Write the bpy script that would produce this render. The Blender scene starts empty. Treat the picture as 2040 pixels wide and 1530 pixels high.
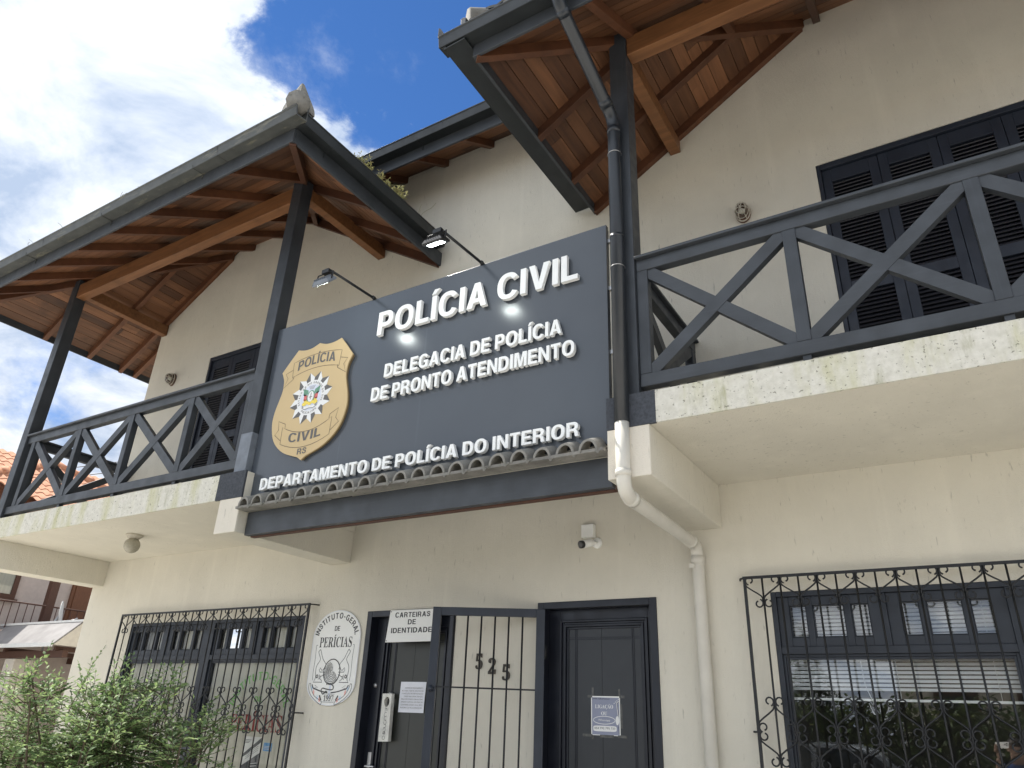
import bpy, bmesh, math, random
from mathutils import Vector, Matrix
from math import sin, cos, pi, radians, sqrt, atan2
sc = bpy.context.scene
COL = sc.collection
random.seed(7)
V = Vector

# ------------------------------------------------------------------ camera
CA, CB, CG = 0.563946729, 0.435321725, 0.0417180550
_f = V((-sin(CA)*cos(CB), cos(CA)*cos(CB), sin(CB)))
_r = V((cos(CA), sin(CA), 0)); _u = _r.cross(_f)
_r2 = cos(CG)*_r + sin(CG)*_u; _u2 = -sin(CG)*_r + cos(CG)*_u
camd = bpy.data.cameras.new('camera'); cam = bpy.data.objects.new('camera', camd); COL.objects.link(cam)
camd.sensor_width = 36; camd.sensor_fit = 'HORIZONTAL'; camd.lens = 1446.83667/2040*36
camd.clip_start = 0.02; camd.clip_end = 2000
CAM = V((0, -5.25, 1.55))
cam.matrix_world = Matrix(((_r2.x, _u2.x, -_f.x, CAM.x), (_r2.y, _u2.y, -_f.y, CAM.y), (_r2.z, _u2.z, -_f.z, CAM.z), (0, 0, 0, 1)))
sc.camera = cam
def px_dir(u, v):
    q = V(((u-1020)/1446.83667, (v-765)/1446.83667, 1))
    return (_r2*q.x - _u2*q.y + _f*q.z).normalized()

# ------------------------------------------------------------------ light
SUN_EL, SUN_AZ = radians(56), radians(91.5)     # the sun stands to the left, just behind the line of the front: the front is in open shade, the street in sun
SUN_DIR = V((-sin(SUN_AZ)*cos(SUN_EL), -cos(SUN_AZ)*cos(SUN_EL), sin(SUN_EL)))
w = bpy.data.worlds.new("World"); sc.world = w; w.use_nodes = True
nt = w.node_tree; nt.nodes.clear()
def N(tree, typ, **kw):
    n = tree.nodes.new(typ)
    for k, v in kw.items(): setattr(n, k, v)
    return n
def L(tree, a, b): tree.links.new(a, b)
sky = N(nt, 'ShaderNodeTexSky', sky_type='NISHITA', sun_disc=False, sun_elevation=SUN_EL)
sky.sun_rotation = atan2(SUN_DIR.x, SUN_DIR.y)
sky.air_density = 1.0; sky.dust_density = 0.0; sky.ozone_density = 4.0
tc = N(nt, 'ShaderNodeTexCoord')
sep = N(nt, 'ShaderNodeSeparateXYZ'); L(nt, tc.outputs['Generated'], sep.inputs[0])
def M(tree, op, a, b=None, c=None, clamp=False):
    n = N(tree, 'ShaderNodeMath', operation=op, use_clamp=clamp)
    for i, x in enumerate((a, b, c)):
        if x is None: continue
        if isinstance(x, (int, float)): n.inputs[i].default_value = x
        else: L(tree, x, n.inputs[i])
    return n.outputs[0]
zz = M(nt, 'ADD', M(nt, 'MAXIMUM', sep.outputs['Z'], 0.0), 0.22)
cx = M(nt, 'DIVIDE', sep.outputs['X'], zz); cy = M(nt, 'DIVIDE', sep.outputs['Y'], zz)
cmb = N(nt, 'ShaderNodeCombineXYZ'); L(nt, cx, cmb.inputs[0]); L(nt, cy, cmb.inputs[1])
def noise(tree, vec, scale, detail, rough=0.55, off=(0, 0, 0), dist=0.0):
    mp = N(tree, 'ShaderNodeMapping'); mp.inputs['Location'].default_value = off
    L(tree, vec, mp.inputs[0])
    n = N(tree, 'ShaderNodeTexNoise'); n.inputs['Scale'].default_value = scale
    n.inputs['Detail'].default_value = detail; n.inputs['Roughness'].default_value = rough; n.inputs['Distortion'].default_value = dist
    L(tree, mp.outputs[0], n.inputs['Vector'])
    return n.outputs['Fac']
n1 = noise(nt, cmb.outputs[0], 1.5, 10, 0.64, (3.1, 1.7, 0), 0.25)
n2 = noise(nt, cmb.outputs[0], 4.0, 8, 0.62, (0.4, 5.2, 0), 0.3)
def lobe(d, c0, c1, rag=0.0):
    """1 towards direction d, 0 past the cone c0 (cosines)"""
    dt = N(nt, 'ShaderNodeVectorMath', operation='DOT_PRODUCT'); L(nt, tc.outputs['Generated'], dt.inputs[0]); dt.inputs[1].default_value = d
    mr = N(nt, 'ShaderNodeMapRange', interpolation_type='SMOOTHSTEP'); L(nt, M(nt, 'ADD', dt.outputs['Value'], M(nt, 'MULTIPLY', M(nt, 'SUBTRACT', n2, 0.5), rag)), mr.inputs[0])
    mr.inputs[1].default_value = c0; mr.inputs[2].default_value = c1
    return mr.outputs[0]
gap = lobe(px_dir(890, 50), cos(radians(16)), cos(radians(5)), 0.16)      # the hole in the cloud cover
gap2 = lobe(px_dir(140, 850), cos(radians(16)), cos(radians(2)))
dens = M(nt, 'ADD', M(nt, 'MULTIPLY', n1, 0.65), M(nt, 'MULTIPLY', n2, 0.35))
dens = M(nt, 'SUBTRACT', M(nt, 'ADD', dens, 0.235), M(nt, 'ADD', M(nt, 'MULTIPLY', gap, 0.36), M(nt, 'MULTIPLY', gap2, 0.07)))
cr = N(nt, 'ShaderNodeMapRange', interpolation_type='SMOOTHSTEP'); L(nt, dens, cr.inputs[0])
cr.inputs[1].default_value = 0.42; cr.inputs[2].default_value = 0.62
n3 = noise(nt, cmb.outputs[0], 3.4, 9, 0.60, (7.3, 2.2, 0), 0.35)
shade = N(nt, 'ShaderNodeValToRGB'); L(nt, n3, shade.inputs[0])
shade.color_ramp.elements[0].position = 0.38; shade.color_ramp.elements[0].color = (3.1, 3.8, 5.0, 1)
shade.color_ramp.elements[1].position = 0.56; shade.color_ramp.elements[1].color = (6.3, 6.6, 7.0, 1)
mx = N(nt, 'ShaderNodeMix', data_type='RGBA'); L(nt, cr.outputs[0], mx.inputs[0]); tint = N(nt, 'ShaderNodeMix', data_type='RGBA', blend_type='MULTIPLY'); tint.inputs[0].default_value = 1; L(nt, sky.outputs[0], tint.inputs[6]); tint.inputs[7].default_value = (0.42, 0.66, 0.92, 1); L(nt, tint.outputs[2], mx.inputs[6]); L(nt, shade.outputs[0], mx.inputs[7])
# brightening added to the clouds round the sun, as fill light
sun_fill = lobe(SUN_DIR, cos(radians(62)), cos(radians(8)))
low_fill = lobe(V((-.25, -1, .16)).normalized(), cos(radians(74)), cos(radians(18)))     # added out of view: brighter low sky that lights under the eaves
gl_m = N(nt, 'ShaderNodeVectorMath', operation='SCALE'); L(nt, shade.outputs[0], gl_m.inputs[0]); L(nt, M(nt, 'ADD', M(nt, 'ADD', M(nt, 'MULTIPLY', sun_fill, 0.2), M(nt, 'MULTIPLY', low_fill, 0.5)), 1.0), gl_m.inputs['Scale']); L(nt, gl_m.outputs[0], mx.inputs[7])
bg = N(nt, 'ShaderNodeBackground'); bg.inputs['Strength'].default_value = 0.1
L(nt, mx.outputs[2], bg.inputs[0])
ow = N(nt, 'ShaderNodeOutputWorld'); L(nt, bg.outputs[0], ow.inputs[0])

sund = bpy.data.lights.new('sun', 'SUN'); sund.energy = 5.0; sund.angle = radians(0.6); sund.color = (1, 0.95, 0.87)
sun = bpy.data.objects.new('sun', sund); COL.objects.link(sun)
sun.rotation_euler = (-SUN_DIR).to_track_quat('-Z', 'Y').to_euler(); sun.location = SUN_DIR*40

sc.view_settings.view_transform = 'Standard'; sc.view_settings.look = 'None'
sc.view_settings.exposure = 0.58; sc.view_settings.gamma = 1.0
sc.render.engine = 'CYCLES'
sc.cycles.max_bounces = 8; sc.cycles.diffuse_bounces = 4; sc.cycles.glossy_bounces = 4; sc.cycles.transparent_max_bounces = 16
sc.cycles.sample_clamp_indirect = 6

# ------------------------------------------------------------------ materials
MATS = {}
def new_mat(name):
    m = bpy.data.materials.new(name); m.use_nodes = True; MATS[name] = m
    t = m.node_tree; b = t.nodes['Principled BSDF']
    return m, t, b
def bump(t, b, h, strength, dist):
    n = N(t, 'ShaderNodeBump'); n.inputs['Strength'].default_value = strength; n.inputs['Distance'].default_value = dist
    L(t, h, n.inputs['Height']); L(t, n.outputs[0], b.inputs['Normal']); return n
def mapped(t, scale, coord='Object'):
    c = N(t, 'ShaderNodeTexCoord'); mp = N(t, 'ShaderNodeMapping'); mp.inputs['Scale'].default_value = scale
    L(t, c.outputs[coord], mp.inputs[0]); return mp.outputs[0]
def ramp(t, fac, stops):
    r = N(t, 'ShaderNodeValToRGB'); L(t, fac, r.inputs[0])
    e = r.color_ramp.elements
    while len(e) < len(stops): e.new(0.5)
    for i, (p, c) in enumerate(stops):
        e[i].position = p; e[i].color = (*c, 1) if len(c) == 3 else c
    return r.outputs[0]
def mixc(t, fac, a, b, mode='MIX'):
    n = N(t, 'ShaderNodeMix', data_type='RGBA', blend_type=mode)
    for i, x in ((0, fac), (6, a), (7, b)):
        if isinstance(x, (int, float)): n.inputs[i].default_value = x
        elif isinstance(x, tuple): n.inputs[i].default_value = (*x, 1)
        else: L(t, x, n.inputs[i])
    return n.outputs[2]
def plain(name, col, rough=0.5, metal=0.0, var=0.06, scale=14, bmp=0.0, spec=0.5, coat=0.0, vscale=(1, 1, 1), bscale=None):
    m, t, b = new_mat(name)
    v = mapped(t, vscale)
    f = noise(t, v, scale, 5)
    lo = tuple(c*(1-var) for c in col); hi = tuple(min(1, c*(1+var)) for c in col)
    L(t, ramp(t, f, [(0.3, lo), (0.7, hi)]), b.inputs['Base Color'])
    b.inputs['Roughness'].default_value = rough; b.inputs['Metallic'].default_value = metal
    b.inputs['Specular IOR Level'].default_value = spec; b.inputs['Coat Weight'].default_value = coat
    if bmp: bump(t, b, noise(t, v, bscale or scale*6, 4), bmp, 0.004)
    return m
def stucco(name, col, flecks=0.55):
    m, t, b = new_mat(name)
    v = mapped(t, (1, 1, 1))
    big = noise(t, v, 1.1, 5, 0.6)
    c = ramp(t, big, [(0.25, tuple(x*0.89 for x in col)), (0.75, tuple(min(1, x*1.06) for x in col))])
    # vertical trowel scratches and small dark specks of the float finish
    vs = mapped(t, (46, 46, 7))
    s = noise(t, vs, 1.0, 3, 0.6)
    patch = noise(t, v, 1.7, 3)
    sm = M(t, 'MULTIPLY', N_map(t, s, 0.63, 0.71), N_map(t, patch, 0.36, 0.58))
    c = mixc(t, M(t, 'MULTIPLY', sm, flecks), c, tuple(x*0.42 for x in col))
    # pale rain streaks
    st = noise(t, mapped(t, (5.5, 5.5, 0.35)), 1.0, 4)
    c = mixc(t, M(t, 'MULTIPLY', N_map(t, st, 0.52, 0.75), 0.4), c, tuple(min(1, x*1.12) for x in col))
    L(t, c, b.inputs['Base Color']); b.inputs['Roughness'].default_value = 0.92; b.inputs['Specular IOR Level'].default_value = 0.25
    h = M(t, 'ADD', noise(t, v, 130, 3, 0.6), M(t, 'MULTIPLY', noise(t, mapped(t, (60, 60, 14)), 1.0, 3), 0.9))
    bump(t, b, h, 0.8, 0.005)
    return m
def N_map(t, x, a, b_):
    mr = N(t, 'ShaderNodeMapRange', interpolation_type='SMOOTHSTEP'); L(t, x, mr.inputs[0])
    mr.inputs[1].default_value = a; mr.inputs[2].default_value = b_
    return mr.outputs[0]
stucco('stucco', (0.665, 0.63, 0.54))
stucco('stucco_pale_lit', (0.70, 0.65, 0.56), 0.5)  # paler stucco, also the sky-lit tone painted on the bracket fronts
# weathered slab edge: pale paint, moss and rain streaks
m, t, b = new_mat('slab_edge')
v = mapped(t, (1, 1, 1))
c = ramp(t, noise(t, v, 30, 5), [(0.3, (0.56, 0.54, 0.47)), (0.7, (0.68, 0.66, 0.59))])
sA = noise(t, mapped(t, (4.2, 4.2, 0.9)), 1.0, 6, 0.65)
c = mixc(t, M(t, 'MULTIPLY', N_map(t, sA, 0.46, 0.74), 0.7), c, (0.43, 0.42, 0.17))
sB = noise(t, mapped(t, (11, 11, 2.2)), 1.0, 6, 0.7, (4, 4, 4))
c = mixc(t, M(t, 'MULTIPLY', N_map(t, sB, 0.54, 0.74), 0.55), c, (0.27, 0.265, 0.14))
sC = noise(t, v, 55, 3)
c = mixc(t, M(t, 'MULTIPLY', N_map(t, sC, 0.62, 0.70), 0.7), c, (0.13, 0.125, 0.09))
L(t, c, b.inputs['Base Color']); b.inputs['Roughness'].default_value = 0.95
bump(t, b, noise(t, v, 110, 4), 0.5, 0.005)
def paint(name, col, rough=0.42, grain=(3, 60, 60)):
    """satin dark paint on timber: faint brush grain, chalked patches"""
    m, t, b = new_mat(name)
    v = mapped(t, (1, 1, 1))
    g = noise(t, mapped(t, grain), 1.0, 4)
    c = ramp(t, noise(t, v, 5, 5), [(0.3, tuple(x*0.82 for x in col)), (0.72, tuple(x*1.25 for x in col))])
    c = mixc(t, M(t, 'MULTIPLY', N_map(t, g, 0.5, 0.8), 0.35), c, tuple(x*1.7 for x in col))
    L(t, c, b.inputs['Base Color'])
    rr = ramp(t, noise(t, v, 9, 4), [(0.3, (rough-0.08,)*3), (0.7, (rough+0.14,)*3)])
    L(t, rr, b.inputs['Roughness'])
    bump(t, b, g, 0.12, 0.003)
    return m
paint('dark_paint', (0.038, 0.043, 0.050))
paint('window_paint', (0.019, 0.024, 0.034), 0.4)
paint('dark_paint_upright', (0.032, 0.037, 0.044), grain=(60, 60, 3))
paint('door_paint', (0.008, 0.010, 0.017), 0.36, grain=(60, 60, 3))
paint('shutter_paint', (0.014, 0.019, 0.031), 0.5, grain=(60, 60, 3))
plain('door_panel_olive', (0.026, 0.028, 0.023), 0.4)
plain('door_panel_grey', (0.027, 0.030, 0.035), 0.4)
paint('gutter_metal', (0.017, 0.020, 0.022), 0.42)
plain('louvre_paint', (0.030, 0.030, 0.038), 0.5, var=0.15, vscale=(1, 20, 20))
# gutter with lichen and dirt
m, t, b = new_mat('gutter_weathered')
v = mapped(t, (1, 1, 1))
c = ramp(t, noise(t, v, 7, 5), [(0.3, (0.042, 0.045, 0.043)), (0.7, (0.078, 0.082, 0.078))])
c = mixc(t, M(t, 'MULTIPLY', N_map(t, noise(t, mapped(t, (2.5, 9, 16)), 1, 6, 0.7), 0.54, 0.68), 0.7), c, (0.19, 0.18, 0.13))
L(t, c, b.inputs['Base Color']); b.inputs['Roughness'].default_value = 0.55
paint('iron_black', (0.008, 0.009, 0.011), 0.45)
paint('gate_steel', (0.022, 0.028, 0.041), 0.36, grain=(60, 60, 3))
plain('flashing_grey', (0.15, 0.15, 0.15), 0.6, var=0.15, scale=8)
plain('lead_grey', (0.16, 0.18, 0.21), 0.5, var=0.2, scale=9, bmp=0.2)
plain('dark_render', (0.052, 0.058, 0.07), 0.9, var=0.3, scale=60, bmp=0.5)
def wood(name, grain, dark=(0.045, 0.019, 0.011), light=(0.24, 0.107, 0.050), rough=0.5):
    m, t, b = new_mat(name)
    at = N(t, 'ShaderNodeAttribute'); at.attribute_name = 'plank'
    off = N(t, 'ShaderNodeVectorMath', operation='SCALE'); off.inputs[0].default_value = (37, 53, 71); L(t, at.outputs['Fac'], off.inputs['Scale'])
    ad = N(t, 'ShaderNodeVectorMath', operation='ADD'); L(t, mapped(t, grain), ad.inputs[0]); L(t, off.outputs[0], ad.inputs[1])
    g = N(t, 'ShaderNodeTexNoise'); g.inputs['Scale'].default_value = 1; g.inputs['Detail'].default_value = 6; g.inputs['Distortion'].default_value = 0.6
    L(t, ad.outputs[0], g.inputs['Vector'])
    f = M(t, 'ADD', M(t, 'MULTIPLY', g.outputs['Fac'], 0.55), M(t, 'MULTIPLY', at.outputs['Fac'], 0.5))
    mid = tuple((a+b_)*0.42 for a, b_ in zip(dark, light))
    c = ramp(t, f, [(0.2, dark), (0.5, mid), (0.82, light)])
    # age stains
    c = mixc(t, M(t, 'MULTIPLY', N_map(t, noise(t, mapped(t, (1, 1, 1)), 3.3, 5, 0.65), 0.55, 0.75), 0.45), c, tuple(x*0.6 for x in dark))
    L(t, c, b.inputs['Base Color']); b.inputs['Roughness'].default_value = rough; b.inputs['Specular IOR Level'].default_value = 0.4
    bump(t, b, g.outputs['Fac'], 0.18, 0.003)
    return m
wood('wood_x', (1.6, 26, 26)); wood('wood_y', (26, 1.6, 26)); wood('wood_beam', (2.2, 22, 22), (0.085, 0.034, 0.014), (0.27, 0.12, 0.048))
wood('wood_rafter', (9, 9, 9), (0.045, 0.018, 0.011), (0.15, 0.060, 0.028))
# roof tiles
def tile_mat(name, a, b_, moss=(0.09, 0.085, 0.06)):
    m, t, b = new_mat(name)
    v = mapped(t, (1, 1, 1))
    c = ramp(t, noise(t, v, 4.5, 6, 0.7), [(0.3, a), (0.68, b_)])
    c = mixc(t, M(t, 'MULTIPLY', N_map(t, noise(t, v, 13, 5, 0.7, (3, 3, 3)), 0.56, 0.72), 0.7), c, moss)
    L(t, c, b.inputs['Base Color']); b.inputs['Roughness'].default_value = 0.9
    bump(t, b, noise(t, v, 60, 4), 0.4, 0.006)
tile_mat('tile_grey', (0.13, 0.125, 0.115), (0.27, 0.26, 0.235))
tile_mat('tile_slate', (0.06, 0.06, 0.06), (0.12, 0.12, 0.115), (0.05, 0.05, 0.035))
tile_mat('tile_orange', (0.42, 0.17, 0.09), (0.62, 0.33, 0.20), (0.25, 0.12, 0.08))
# sign
m, t, b = new_mat('sign_panel')
v = mapped(t, (1, 1, 1))
c = ramp(t, noise(t, v, 1.4, 4), [(0.3, (0.060, 0.070, 0.085)), (0.7, (0.068, 0.079, 0.094))])
st = noise(t, mapped(t, (14, 14, 0.25)), 1.0, 3)
c = mixc(t, M(t, 'MULTIPLY', N_map(t, st, 0.66, 0.8), 0.12), c, (0.2, 0.22, 0.26))
L(t, c, b.inputs['Base Color']); b.inputs['Roughness'].default_value = 0.20; b.inputs['Specular IOR Level'].default_value = 0.5
plain('letter_white', (0.84, 0.85, 0.84), 0.45, var=0.02)
plain('shield_gold', (0.56, 0.42, 0.22), 0.5, var=0.03, scale=3)
plain('shield_edge', (0.17, 0.12, 0.06), 0.6)
plain('print_dark', (0.12, 0.115, 0.11), 0.6, var=0.02)
plain('print_brown', (0.16, 0.12, 0.07), 0.6, var=0.02)
plain('print_black', (0.035, 0.035, 0.038), 0.6, var=0.05)
plain('print_white', (0.76, 0.76, 0.75), 0.5, var=0.02)
plain('print_greyblue', (0.62, 0.66, 0.76), 0.5, var=0.02)
plain('print_green', (0.13, 0.30, 0.20), 0.5, var=0.03)
plain('print_red', (0.62, 0.14, 0.13), 0.5, var=0.03)
plain('print_yellow', (0.80, 0.62, 0.10), 0.5, var=0.03)
plain('print_pale_red', (0.78, 0.42, 0.38), 0.5, var=0.03)
plain('print_pale_blue', (0.55, 0.66, 0.78), 0.5, var=0.03)
plain('decal_green', (0.22, 0.52, 0.12), 0.6, var=0.05)
plain('decal_red', (0.36, 0.055, 0.045), 0.6, var=0.05)
plain('poster_blue', (0.25, 0.27, 0.36), 0.55, var=0.04)
plain('poster_dark', (0.06, 0.07, 0.08), 0.5, var=0.05)
plain('sticker_blue', (0.13, 0.36, 0.68), 0.5, var=0.04)
plain('board_white', (0.80, 0.80, 0.77), 0.4, var=0.03, scale=4)
plain('paper', (0.74, 0.75, 0.80), 0.75, var=0.05, scale=9)
plain('grubby_white', (0.62, 0.61, 0.56), 0.6, var=0.18, scale=16)
plain('tape', (0.10, 0.10, 0.095), 0.25, var=0.3, scale=40)
plain('pvc_white', (0.60, 0.575, 0.51), 0.45, var=0.06, scale=7)
plain('pvc_dark', (0.020, 0.024, 0.030), 0.3, var=0.15, scale=7)
plain('plastic_white', (0.82, 0.82, 0.79), 0.4, var=0.04)
plain('plastic_black', (0.012, 0.012, 0.014), 0.3)
plain('steel', (0.5, 0.5, 0.5), 0.35, metal=0.9)
plain('bronze', (0.060, 0.052, 0.042), 0.5, metal=0.3, var=0.3, scale=30)
plain('lamp_metal', (0.50, 0.46, 0.38), 0.55, var=0.2, scale=30)
plain('rust', (0.14, 0.07, 0.045), 0.8, var=0.3, scale=30)
plain('ground', (0.42, 0.41, 0.37), 0.95, var=0.15, scale=3, bmp=0.3)
plain('pavement', (0.66, 0.63, 0.58), 0.9, var=0.12, scale=5, bmp=0.3)
plain('street_pavers', (0.42, 0.405, 0.38), 0.9, var=0.2, scale=20, bmp=0.4)  # light street pavers, colour paled to bounce more light onto the front
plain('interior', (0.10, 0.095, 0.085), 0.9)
plain('blind', (0.86, 0.87, 0.88), 0.4, var=0.03)
plain('film', (0.60, 0.575, 0.48), 0.6, var=0.10, scale=2.5)
plain('curtain', (0.72, 0.72, 0.69), 0.9, var=0.1, vscale=(20, 20, 1), scale=1)
plain('neighbour_wall', (0.54, 0.46, 0.42), 0.9, var=0.06)
plain('neighbour_wall_lower', (0.62, 0.57, 0.49), 0.9, var=0.06)
plain('brown_wood', (0.085, 0.036, 0.022), 0.6, var=0.2, vscale=(10, 10, 1))
plain('door_wood', (0.15, 0.055, 0.022), 0.5, var=0.3, vscale=(12, 12, 1))
plain('awning_sheet', (0.26, 0.25, 0.25), 0.5, var=0.25, vscale=(1, 1, 1), scale=3)
plain('white_metal', (0.72, 0.72, 0.70), 0.4)
plain('cable_black', (0.02, 0.02, 0.02), 0.6)
plain('bark', (0.10, 0.075, 0.05), 0.95, var=0.3, scale=30, bmp=0.5)
plain('car_paint', (0.45, 0.50, 0.57), 0.25, metal=0.2, coat=0.8, var=0.02)
plain('tyre', (0.02, 0.02, 0.02), 0.85)
plain('car_glass', (0.02, 0.025, 0.03), 0.05)
plain('skin', (0.42, 0.27, 0.20), 0.5, var=0.06)
plain('hair', (0.03, 0.02, 0.015), 0.5)
plain('cloth_blue', (0.035, 0.075, 0.22), 0.9, var=0.15)
plain('cloth_jeans', (0.03, 0.04, 0.07), 0.9, var=0.2)
plain('shoe', (0.03, 0.03, 0.03), 0.6)
# glass: clear transmission with the mirror reflection of two surfaces
def glass(name, tint, gain):
    m, t, b = new_mat(name); t.nodes.remove(b)
    fr = N(t, 'ShaderNodeFresnel'); fr.inputs[0].default_value = 1.52
    tr = N(t, 'ShaderNodeBsdfTransparent'); tr.inputs[0].default_value = (*tint, 1)
    gl = N(t, 'ShaderNodeBsdfGlossy'); gl.inputs['Roughness'].default_value = 0.0
    mxs = N(t, 'ShaderNodeMixShader'); L(t, M(t, 'MULTIPLY', fr.outputs[0], gain, clamp=True), mxs.inputs[0])
    L(t, tr.outputs[0], mxs.inputs[1]); L(t, gl.outputs[0], mxs.inputs[2])
    L(t, mxs.outputs[0], t.nodes['Material Output'].inputs[0]); return m
glass('glass', (0.93, 0.95, 0.945), 3.6)
glass('glass_oblique', (0.95, 0.96, 0.95), 1.0)
glass('lamp_glass', (0.85, 0.84, 0.78), 2.0)
def emit(name, col, s):
    m, t, b = new_mat(name)
    b.inputs['Base Color'].default_value = (*col, 1); b.inputs['Emission Color'].default_value = (*col, 1); b.inputs['Emission Strength'].default_value = s
emit('led', (0.92, 1.0, 0.97), 45.0)
# leaves: per-leaf tone from an attribute
def leaf(name, stops, trans=0.25, rough=0.58):
    m, t, b = new_mat(name)
    at = N(t, 'ShaderNodeAttribute'); at.attribute_name = 'plank'
    c = ramp(t, at.outputs['Fac'], stops)
    L(t, c, b.inputs['Base Color']); b.inputs['Roughness'].default_value = rough
    tl = N(t, 'ShaderNodeBsdfTranslucent'); L(t, c, tl.inputs[0])
    ms = N(t, 'ShaderNodeMixShader'); ms.inputs[0].default_value = trans
    L(t, b.outputs[0], ms.inputs[1]); L(t, tl.outputs[0], ms.inputs[2]); L(t, ms.outputs[0], t.nodes['Material Output'].inputs[0])
leaf('leaf_shrub', [(0.0, (0.09, 0.145, 0.06)), (0.5, (0.19, 0.29, 0.12)), (1.0, (0.38, 0.49, 0.20))], 0.35)
leaf('leaf_hedge', [(0.0, (0.035, 0.06, 0.02)), (0.6, (0.08, 0.13, 0.04)), (1.0, (0.18, 0.22, 0.05))])
leaf('leaf_tree', [(0.0, (0.02, 0.04, 0.015)), (0.6, (0.045, 0.075, 0.025)), (1.0, (0.09, 0.12, 0.04))])
leaf('leaf_dry', [(0.0, (0.22, 0.19, 0.09)), (0.5, (0.32, 0.30, 0.13)), (1.0, (0.40, 0.42, 0.20))])
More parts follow.
